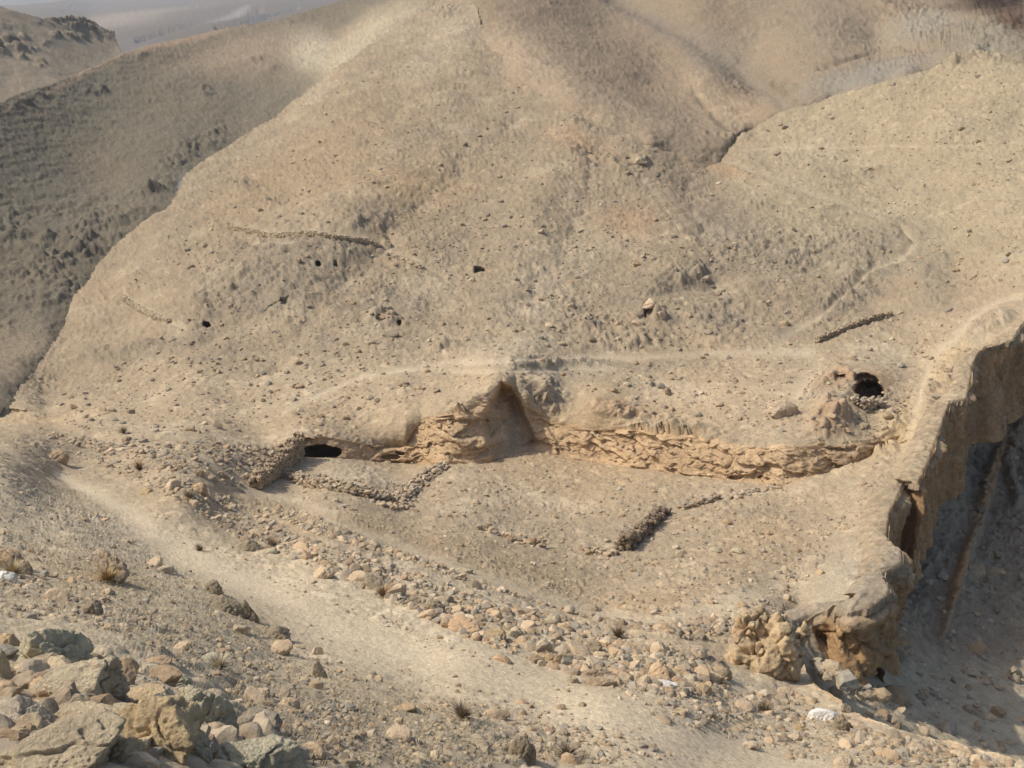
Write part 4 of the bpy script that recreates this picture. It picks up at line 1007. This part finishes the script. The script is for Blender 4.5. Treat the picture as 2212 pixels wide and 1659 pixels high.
BAND = [(210, 960), (330, 985), (420, 1040), (560, 1110), (700, 1180), (850, 1225), (1000, 1275), (1150, 1320), (1300, 1360), (1450, 1395), (1560, 1420), (1570, 1500), (1480, 1510), (1340, 1490), (1200, 1450), (1050, 1400), (900, 1330), (760, 1260), (640, 1215), (500, 1160), (390, 1090), (280, 1040), (160, 985)]
LOWER = [(560, 1105), (700, 1160), (900, 1225), (1100, 1290), (1300, 1345), (1500, 1385), (1600, 1370), (1560, 1330), (1400, 1350), (1200, 1315), (1000, 1250), (820, 1175), (640, 1100)]
FLOOR = [(620, 1070), (860, 1030), (1130, 1000), (1400, 1035), (1680, 1060), (1800, 1080), (1780, 1250), (1650, 1310), (1450, 1340), (1250, 1300), (1000, 1220), (760, 1120)]
RIGHTB = [(1300, 1480), (1560, 1500), (1720, 1500), (1860, 1565), (2000, 1600), (2200, 1656), (1560, 1656), (1420, 1560)]
LEFTG = [(0, 1010), (110, 1030), (300, 1160), (480, 1290), (640, 1390), (900, 1490), (1200, 1580), (1380, 1656), (600, 1656), (480, 1480), (200, 1350), (0, 1340)]
HILLB = [(420, 420), (640, 230), (1000, 60), (1100, 170), (1500, 360), (1700, 250), (2100, 130), (2212, 200), (2212, 620), (1900, 640), (1300, 560), (700, 560), (260, 640)]
HILLA = [(60, 900), (300, 760), (560, 600), (900, 450), (1300, 500), (1700, 560), (1900, 680), (2150, 660), (1980, 950), (1750, 940), (1400, 900), (1150, 800), (700, 920), (300, 950)]
SLOPE_L = [(80, 925), (200, 950), (560, 960), (620, 1000), (520, 1060), (380, 1020), (250, 975), (100, 960)]
SHELF = [(1600, 1330), (1720, 1180), (1900, 1000), (1990, 900), (2050, 870), (1960, 1040), (1900, 1100), (1750, 1200), (1700, 1330)]

rng = np.random.default_rng(23)
uv = masksample(230, [(BAND, 6), (LOWER, 1.6), (RIGHTB, 1.2), (LEFTG, 1.6)], rng)
P_ = surf(uv[:, 0], uv[:, 1]); D_ = (P_ - CAM) @ FWD
for (u, v), p, d in zip(uv, P_, D_):
    size = float(np.clip(rng.lognormal(math.log(.10), .36), .06, .24)) * (1.0 if d > 12 else .45 + .04 * d)
    o = bpy.data.objects.new("limestone_block", ROCK_ME[rng.integers(14)]); COL.objects.link(o)
    o.location = p + np.array([0, 0, size * .22])
    o.scale = (size * rng.uniform(.8, 1.3), size * rng.uniform(.7, 1.1), size * rng.uniform(.5, .85))
    o.rotation_euler = (rng.uniform(-.4, .4), rng.uniform(-.4, .4), rng.uniform(0, 6.28))
    o["category"] = "rock"
    if inside(np.array(u), np.array(v), BAND): o["label"] = "tan limestone block in the rubble strip below the main path"; o["group"] = "blocks in the rubble strip below the main path"
    elif inside(np.array(u), np.array(v), LOWER): o["label"] = "tan limestone block scattered beside the lower narrow track"; o["group"] = "blocks beside the lower track"
    elif inside(np.array(u), np.array(v), RIGHTB): o["label"] = "grey-tan stone on the stony bank right of the main path"; o["group"] = "stones on the bank right of the main path"
    else: o["label"] = "grey-tan stone half buried in the dry grass slope"; o["group"] = "stones in the dry grass slope"

def scatter(name, n, zones, smed, sig, smin, smax, seed, dark=1.0, flat=.7, lv=None):
    r = np.random.default_rng(seed); uv = masksample(n, zones, r); P_ = surf(uv[:, 0], uv[:, 1]); D_ = (P_ - CAM) @ FWD
    H = Heap()
    for p, d in zip(P_, D_):
        s_ = float(np.clip(r.lognormal(math.log(smed), sig), smin, smax))
        px = s_ / d * FOC * .46
        H.add(p + np.array([0, 0, s_ * .15]), s_, 3 if px > 9 else (2 if px > 2.2 else 1), stone_col(r, dark), r, flat)
    link(name, H.mesh(name), M_STONES, kind="stuff")
scatter("rubble", 5200, [(BAND, 5), (LOWER, 2.2), (SLOPE_L, .8), (RIGHTB, .8)], .045, .5, .02, .14, 31)
scatter("pebbles", 6500, [(FLOOR, 5), (SHELF, .8), (LOWER, 1), (BAND, 1.5)], .035, .5, .018, .14, 32)
scatter("stones", 420, [([(0, 1400), (120, 1380), (300, 1460), (560, 1560), (660, 1656), (0, 1656)], 1)], .05, .55, .02, .14, 35)
scatter("gravel", 9000, [(LEFTG, 5), (RIGHTB, 2), ([(100, 1000), (640, 1240), (1000, 1400), (1700, 1640), (1300, 1650), (600, 1340), (200, 1080)], 1.0)], .017, .5, .007, .07, 33)
scatter("scree", 11000, [(HILLA, 5), (HILLB, 4.5), (SLOPE_L, .5)], .055, .55, .03, .28, 34, .9)

# ------------------------------------------------------------------ dry-stone walls
def stone_wall(name, pix, h, thick, s, label, seed, cat="stone wall", dark=1.0, loose=.25, group=None, tint=None, d=None):
    r = np.random.default_rng(seed)
    px = []
    for (u0, v0), (u1, v1) in zip(pix[:-1], pix[1:]):
        for k_ in range(8): px.append((u0 + (u1 - u0) * k_ / 8, v0 + (v1 - v0) * k_ / 8))
    px.append(pix[-1]); px = np.array(px)
    L = surf(px[:, 0], px[:, 1]) if d is None else np.array([at(a, b, d) for a, b in px])
    k3 = np.ones(7) / 7; Lp = np.pad(L, ((3, 3), (0, 0)), 'edge'); L = np.stack([np.convolve(Lp[:, i], k3, 'valid') for i in range(3)], -1)
    L, t = resample(L, s * .8)
    T = np.gradient(L, axis=0); T[:, 2] = 0; T /= np.linalg.norm(T, axis=1, keepdims=True) + 1e-9
    Nh = np.stack([T[:, 1], -T[:, 0], np.zeros(len(T))], -1)
    org = L[len(L) // 2].copy(); Hp = Heap()
    for i in range(len(L)):
        f_ = i / max(1, len(L) - 1); hh = (h[0] + (h[1] - h[0]) * f_ if np.ndim(h) else h) * r.uniform(.75, 1.15)
        nz = max(1, int(round(hh / (s * .62)))); nw = max(1, int(round(thick / (s * .75))))
        for z in range(nz):
            for a in range(nw):
                if r.random() < loose * .5 * (z == nz - 1): continue
                ss = s * r.uniform(.34, .74)
                off = ((a + .5) / nw - .5) * thick + r.normal() * s * loose * .6
                pos = L[i] - org + Nh[i] * off + T[i] * r.normal() * s * .2 + np.array([0, 0, (z + .35) * s * .62])
                ang = math.atan2(T[i, 1], T[i, 0]) + r.normal() * .35
                c = stone_col(r, dark) if tint is None else s2l(*tint) * r.uniform(.7, 1.2)
                Hp.add(pos, (ss * 1.1, ss * .85, ss * .72), 2, c, r, R=rotm(r.normal() * .15, r.normal() * .15, ang))
        for _ in range(int(loose * 3)):
            ss = s * r.uniform(.25, .5); off = r.normal() * thick * 1.1
            Hp.add(L[i] - org + Nh[i] * off + np.array([0, 0, -.02 + ss * .2 - .0]), ss, 2, stone_col(r, dark), r, .7)
    return link(name, Hp.mesh(name), M_STONES, label=label, cat=cat, group=group, loc=org)

stone_wall("dry_stone_wall", [(650, 985), (624, 1005), (600, 1026), (576, 1042), (548, 1057)], (.95, .5), .42, .15, "tallest rough stone wall, running from the low cave down to the hillside", 41, loose=.2, tint=(166, 144, 114))
stone_wall("dry_stone_wall", [(602, 1024), (650, 1040), (700, 1054), (760, 1068), (820, 1082), (858, 1090)], .3, .55, .15, "low tumbled stone wall along the front of the small enclosure", 42, loose=.45)
stone_wall("dry_stone_wall", [(962, 1012), (932, 1030), (905, 1052), (882, 1070), (854, 1086)], .24, .6, .15, "tumbled stone wall closing the right side of the small enclosure", 43, loose=.6)
stone_wall("dry_stone_wall", [(820, 1094), (850, 1096), (880, 1088)], .16, .9, .2, "loose stone heap spilling from the front corner of the enclosure", 52, loose=.9)
stone_wall("dry_stone_wall", [(1440, 1106), (1418, 1125), (1395, 1150), (1370, 1172), (1342, 1196)], (.3, .6), .38, .16, "dark weathered stone wall standing alone on the terrace floor", 44, loose=.45, tint=(140, 120, 96))
stone_wall("dry_stone_wall", [(1258, 1192), (1290, 1198), (1332, 1203)], .2, .4, .17, "short row of stones at the lower end of the dark wall", 45, loose=.5)
stone_wall("dry_stone_wall", [(1035, 1143), (1060, 1152), (1095, 1162), (1130, 1175), (1180, 1186)], .18, .3, .2, "curved low row of stones in the middle of the terrace floor", 46, loose=.6)
stone_wall("dry_stone_wall", [(1470, 1101), (1500, 1096), (1530, 1086), (1552, 1076)], .2, .3, .16, "short stone row beyond the upper end of the dark wall", 47, loose=.4)
stone_wall("dry_stone_wall", [(1575, 1082), (1620, 1068), (1690, 1052)], .14, .4, .17, "low ragged stone row at the foot of the terrace cliff", 48, loose=.7)
stone_wall("terrace_wall", [(492, 491), (520, 506), (580, 518), (650, 528), (720, 536), (760, 533), (800, 529), (828, 531)], .3, .3, .13, "long terrace wall curving across the upper hillside", 49, loose=.2, tint=(182, 162, 130))
stone_wall("terrace_wall", [(262, 642), (290, 664), (330, 690), (375, 706)], .24, .3, .13, "short terrace wall slanting down the left flank of the hill", 50, loose=.3, tint=(184, 164, 132))
stone_wall("terrace_wall", [(1762, 743), (1790, 729), (1840, 711), (1900, 690), (1930, 684)], .32, .28, .13, "straight shadowed retaining wall beside the track bend", 51, loose=.1, tint=(168, 148, 120))
stone_wall("stone_pile", [(1838, 878), (1858, 884), (1880, 884), (1902, 878)], .35, .5, .2, "heap of stones blocking the foot of the dark cave mouth", 53, cat="stone pile", loose=.3)
stone_wall("stone_pile", [(870, 565), (890, 577), (915, 588)], .2, .4, .26, "short spill of stones on the hillside right of the long terrace wall", 54, cat="stone pile", loose=.1)

# ------------------------------------------------------------------ rock pillar on the edge of the ledge
def rock_pillar():
    me0 = bpy.data.meshes.new("pillar_core"); bm = bmesh.new()
    d = 21.6; k = d / FOC
    base = at(1655, 1480, d)
    def lump(u, v, w, h, dy=0, yk=.9):
        c = at(u, v, d) + np.array([0, dy, 0]) - base
        r = bmesh.ops.create_icosphere(bm, subdivisions=4, radius=1.0)["verts"]
        for x in r: x.co = Vector((x.co.x * w * k * .5 + c[0], x.co.y * w * k * .5 * yk + c[1], x.co.z * h * k * .58 + c[2]))
    lump(1640, 1445, 125, 120, .15); lump(1622, 1380, 70, 70, .2); lump(1648, 1352, 42, 50, .25); lump(1612, 1350, 42, 34, .2); lump(1686, 1370, 58, 80, .2); lump(1690, 1430, 80, 150, .1); lump(1745, 1400, 26, 64, .45); lump(1728, 1440, 34, 60, .3)
    lump(1600, 1470, 90, 60, .1); lump(1665, 1500, 130, 60, .2); lump(1700, 1395, 44, 90, .1)
    bm.to_mesh(me0); bm.free()
    o = bpy.data.objects.new("rock_pillar", me0); COL.objects.link(o)
    md = o.modifiers.new("weld", 'REMESH'); md.mode = 'VOXEL'; md.voxel_size = .022
    dg = bpy.context.evaluated_depsgraph_get(); ev = bpy.data.meshes.new_from_object(o.evaluated_get(dg))
    bpy.data.objects.remove(o)
    n = len(ev.vertices); v = np.empty(n * 3, F32); ev.vertices.foreach_get("co", v); v = v.reshape(-1, 3).astype(np.float64)
    nr = np.empty(n * 3, F32); ev.vertex_normals.foreach_get("vector", nr); nr = nr.reshape(-1, 3)
    G = v + base
    a = fbm(G, 1.6, 4, 401, .55); b = fbm(G, 2.6, 3, 402, .5, True); c = fbm(np.stack([G[:, 0] * 4, G[:, 1] * 4, G[:, 2] * .8], -1), 1, 3, 403); cr = fbm(G, 1.4, 3, 404); f_ = fbm(G, 9., 3, 405)
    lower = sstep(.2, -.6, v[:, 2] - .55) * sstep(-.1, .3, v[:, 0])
    p1, p2, pj = blocks(G + a[:, None] * .15, (.55, .55, .45), 411); r1, r2_, rj = blocks(G + f_[:, None] * .05, (.2, .2, .16), 413)
    h = a * .15 + fbm(G, 5., 3, 408) * .05 + ((p1 - .5) * .07 + (r1 - .5) * .02 - np.exp(-(pj / .05) ** 2) * .06) * (1 - .7 * lower) + (b - .3) * .06 + c * .07 * lower - np.exp(-(cr / .05) ** 2) * .2 * (1 - lower) + f_ * .04
    for (u, vv_, rr, dep) in [(1598, 1372, .16, .22), (1622, 1403, .22, .30), (1652, 1365, .1, .12), (1720, 1395, .12, .2)]:
        q_ = at(u, vv_, d - .55); dd = np.linalg.norm(G - q_, axis=1); h = h - np.exp(-(dd / (rr * 1.6)) ** 4) * dep
    v = v + nr * h[:, None]
    A = np.empty(v.shape, F32); A[:] = s2l(212, 182, 138)
    m = sstep(.0, .35, a + .3 * f_)[:, None]; A = A * (1 - m * .7) + s2l(178, 164, 136) * m * .6
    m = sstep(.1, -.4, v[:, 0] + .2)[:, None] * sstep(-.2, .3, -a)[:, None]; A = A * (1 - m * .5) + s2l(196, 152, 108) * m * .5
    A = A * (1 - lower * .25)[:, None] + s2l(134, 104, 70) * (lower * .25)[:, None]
    A *= (1 + .2 * f_ + .2 * (p2 - .5))[:, None]
    me = ev; a_ = me.color_attributes.new("Col", 'FLOAT_COLOR', 'POINT'); cc = np.ones((n, 4), F32); cc[:, :3] = np.clip(A, .02, .7); a_.data.foreach_set("color", cc.ravel())
    me.vertices.foreach_set("co", v.astype(F32).ravel()); me.polygons.foreach_set("use_smooth", np.full(len(me.polygons), True)); me.update()
    me.materials.clear()
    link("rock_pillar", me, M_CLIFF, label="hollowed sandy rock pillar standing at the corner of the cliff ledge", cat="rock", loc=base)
rock_pillar()
# tumbled stones on the ledge under the cliff and along the brink
def ledge_heap(name, pts, n, spread, s, label, seed, dist):
    r = np.random.default_rng(seed); H = Heap(); base = at(*pts[0], dist[0])
    for i in range(n):
        t = r.random() * (len(pts) - 1); k_ = int(t); f_ = t - k_
        u = pts[k_][0] * (1 - f_) + pts[k_ + 1][0] * f_ + r.normal() * spread; v = pts[k_][1] * (1 - f_) + pts[k_ + 1][1] * f_ + r.normal() * spread * .6
        d = dist[k_] * (1 - f_) + dist[k_ + 1] * f_
        H.add(at(u, v, d) - base, s * r.lognormal(0, .4), 2, stone_col(r), r, .75)
    link(name, H.mesh(name), M_STONES, label=label, cat="stone pile", loc=base)
ledge_heap("stone_pile", [(1778, 1440), (1800, 1455), (1850, 1490), (1905, 1505)], 70, 9, .11, "tumbled stones on the pale ledge under the cracked cliff corner", 61, [25.0, 24.4, 24.2, 24.2])

# ------------------------------------------------------------------ dry plants
def straw_material():
    m = bpy.data.materials.new("straw"); m.use_nodes = True; nt = m.node_tree; b = nt.nodes["Principled BSDF"]; b.inputs["Roughness"].default_value = .9
    a = nt.nodes.new("ShaderNodeAttribute"); a.attribute_name = "Col"; nt.links.new(a.outputs["Color"], b.inputs["Base Color"]); return m
M_STRAW = straw_material()
def blades(pos, n, hgt, spread, wid, rng, col):
    V_, F_, C_ = [], [], []
    ang = rng.uniform(0, 6.28, n); lean = rng.uniform(.1, 1.0, n) * spread; hh = hgt * rng.uniform(.5, 1.2, n)
    dx, dy = np.cos(ang), np.sin(ang); w = wid * rng.uniform(.6, 1.3, n)
    b0 = pos + np.stack([dx * .02, dy * .02, np.zeros(n)], -1); side = np.stack([-dy, dx, np.zeros(n)], -1) * w[:, None]
    mid = b0 + np.stack([dx * lean * .5, dy * lean * .5, hh * .6], -1); tip = b0 + np.stack([dx * lean * 1.3, dy * lean * 1.3, hh], -1)
    v = np.stack([b0 - side, b0 + side, mid + side * .7, mid - side * .7, tip], 1)
    return v, np.broadcast_to(col * rng.uniform(.75, 1.2, (n, 1, 1)), v.shape)
def grass(name, n, zones, seed):
    r = np.random.default_rng(seed); uv = masksample(n, zones, r); P_ = surf(uv[:, 0], uv[:, 1])
    cols = [s2l(164, 146, 112), s2l(150, 136, 108), s2l(132, 122, 100), s2l(172, 154, 120)]
    vs_, cs_ = [], []
    for p in P_:
        d = (p - CAM) @ FWD
        v, c = blades(p, int(r.integers(4, 8)), r.uniform(.02, .06), r.uniform(.04, .09), .0018 + d * .00018, r, cols[r.integers(4)]); vs_.append(v); cs_.append(c)
    v = np.concatenate(vs_); c = np.concatenate(cs_); n = len(v); i = np.arange(n)[:, None] * 5
    f = np.concatenate([i + np.array([[0, 1, 2]]), i + np.array([[0, 2, 3]]), i + np.array([[3, 2, 4]])])
    link(name, build_mesh(name, v.reshape(-1, 3), f, c.reshape(-1, 3).astype(F32), False), M_STRAW, kind="stuff")
grass("dry_grass", 2600, [([(0, 1030), (110, 1040), (300, 1180), (480, 1300), (640, 1400), (900, 1500), (1200, 1590), (1300, 1656), (620, 1656), (480, 1470), (200, 1350), (0, 1340)], 5), (RIGHTB, 1.0), (BAND, .5)], 71)
def shrub(u, v, size, label, seed, col=(150, 132, 104)):
    r = np.random.default_rng(seed); p = surf(np.array(float(u)), np.array(float(v)))
    vv, cc = blades(np.zeros(3), 140, size, size * .8, .006, r, s2l(*col)); v2, c2 = blades(np.zeros(3), 90, size * .6, size, .008, r, s2l(*col) * .8)
    vv = np.concatenate([vv, v2]); cc = np.concatenate([cc, c2])
    n = len(vv); i = np.arange(n)[:, None] * 5; f = np.concatenate([i + np.array([[0, 1, 2]]), i + np.array([[0, 2, 3]]), i + np.array([[3, 2, 4]])])
    link("dry_shrub", build_mesh("dry_shrub", vv.reshape(-1, 3), f, cc.reshape(-1, 3).astype(F32), False), M_STRAW, label=label, cat="shrub", loc=p)
for a in [(997, 1560, .18, "dark twiggy dry shrub on the slope just below the pale path", 1), (1225, 1645, .15, "dark dry shrub at the bottom edge right of the dark boulder", 2), (301, 1016, .34, "brown dry tuft at the end of the stones above the path", 3, (136, 108, 70)), (408, 1082, .32, "straw-grey dry bush among the stones beside the path", 4, (150, 136, 104)), (432, 1190, .16, "small dark twig tuft in the middle of the path", 5),
          (1336, 1380, .26, "brownish dry shrub on the rubble slope below the track", 6, (130, 110, 82)), (30, 1245, .2, "pale grass tuft in front of the brown boulder at the left edge", 7, (186, 166, 124)), (590, 1185, .3, "dark dry bush behind the flat pale slab", 8), (232, 1262, .2, "straw tuft at the foot of the humped boulder with the slit", 9, (176, 146, 92)), (470, 1448, .14, "pale dry sprig on the slope above the near pile", 10, (190, 176, 144)),
          (268, 938, .3, "grey dry bush on the stony crest above the path", 11), (1650, 1540, .22, "dry shrub on the bank below the rock pillar", 12, (140, 120, 90)), (830, 1292, .26, "brown dry shrub beside the brown-grey lump of rock", 13, (150, 120, 80))]: shrub(*a)


# fallen rock in the ravine
def ravine_scree():
    r = np.random.default_rng(77); us2, vs2, Q2 = SHEETS["ravine"]; H = Heap()
    poly = [(1760, 1470), (1900, 1490), (1960, 1250), (2040, 1060), (2120, 940), (2230, 900), (2230, 1640), (2050, 1600), (1880, 1560)]
    c = r.uniform((1740, 880), (2240, 1660), (1700, 2)); c = c[inside(c[:, 0], c[:, 1], poly)]
    c = c[r.random(len(c)) < .15 + 1.5 * np.clip(fbm(np.c_[c / 40., np.zeros(len(c))], 1, 3, 92) + .2, 0, 1)]
    i = np.clip(np.searchsorted(us2, c[:, 0]), 0, len(us2) - 1); j = np.clip(np.searchsorted(vs2, c[:, 1]), 0, len(vs2) - 1)
    for p in Q2[j, i]:
        s_ = float(np.clip(r.lognormal(math.log(.08), .6), .04, .4)); H.add(p + np.array([0, 0, s_ * .2]), s_, 2, stone_col(r, .95), r, .75)
    link("scree", H.mesh("scree"), M_STONES, kind="stuff")
ravine_scree()
# ------------------------------------------------------------------ air
def add_haze():
    x0, x1, y0, y1, z0, z1 = -1900, 1900, -60, 3200, -60, 90
    v = np.array([(x, y, z) for z in (z0, z1) for y in (y0, y1) for x in (x0, x1)], float)
    f = np.array([(0, 2, 3, 1), (4, 5, 7, 6), (0, 1, 5, 4), (2, 6, 7, 3), (0, 4, 6, 2), (1, 3, 7, 5)])
    m = bpy.data.materials.new("desert_haze"); m.use_nodes = True; nt = m.node_tree
    nt.nodes.remove(nt.nodes["Principled BSDF"])
    pv = nt.nodes.new("ShaderNodeVolumePrincipled"); pv.inputs["Density"].default_value = HAZE
    pv.inputs["Color"].default_value = (.86, .88, .92, 1); pv.inputs["Anisotropy"].default_value = .2
    nt.links.new(pv.outputs[0], nt.nodes["Material Output"].inputs["Volume"])
    link("haze", build_mesh("haze", v, f, None, False), m, kind="stuff")
HAZE = .0003
add_haze()
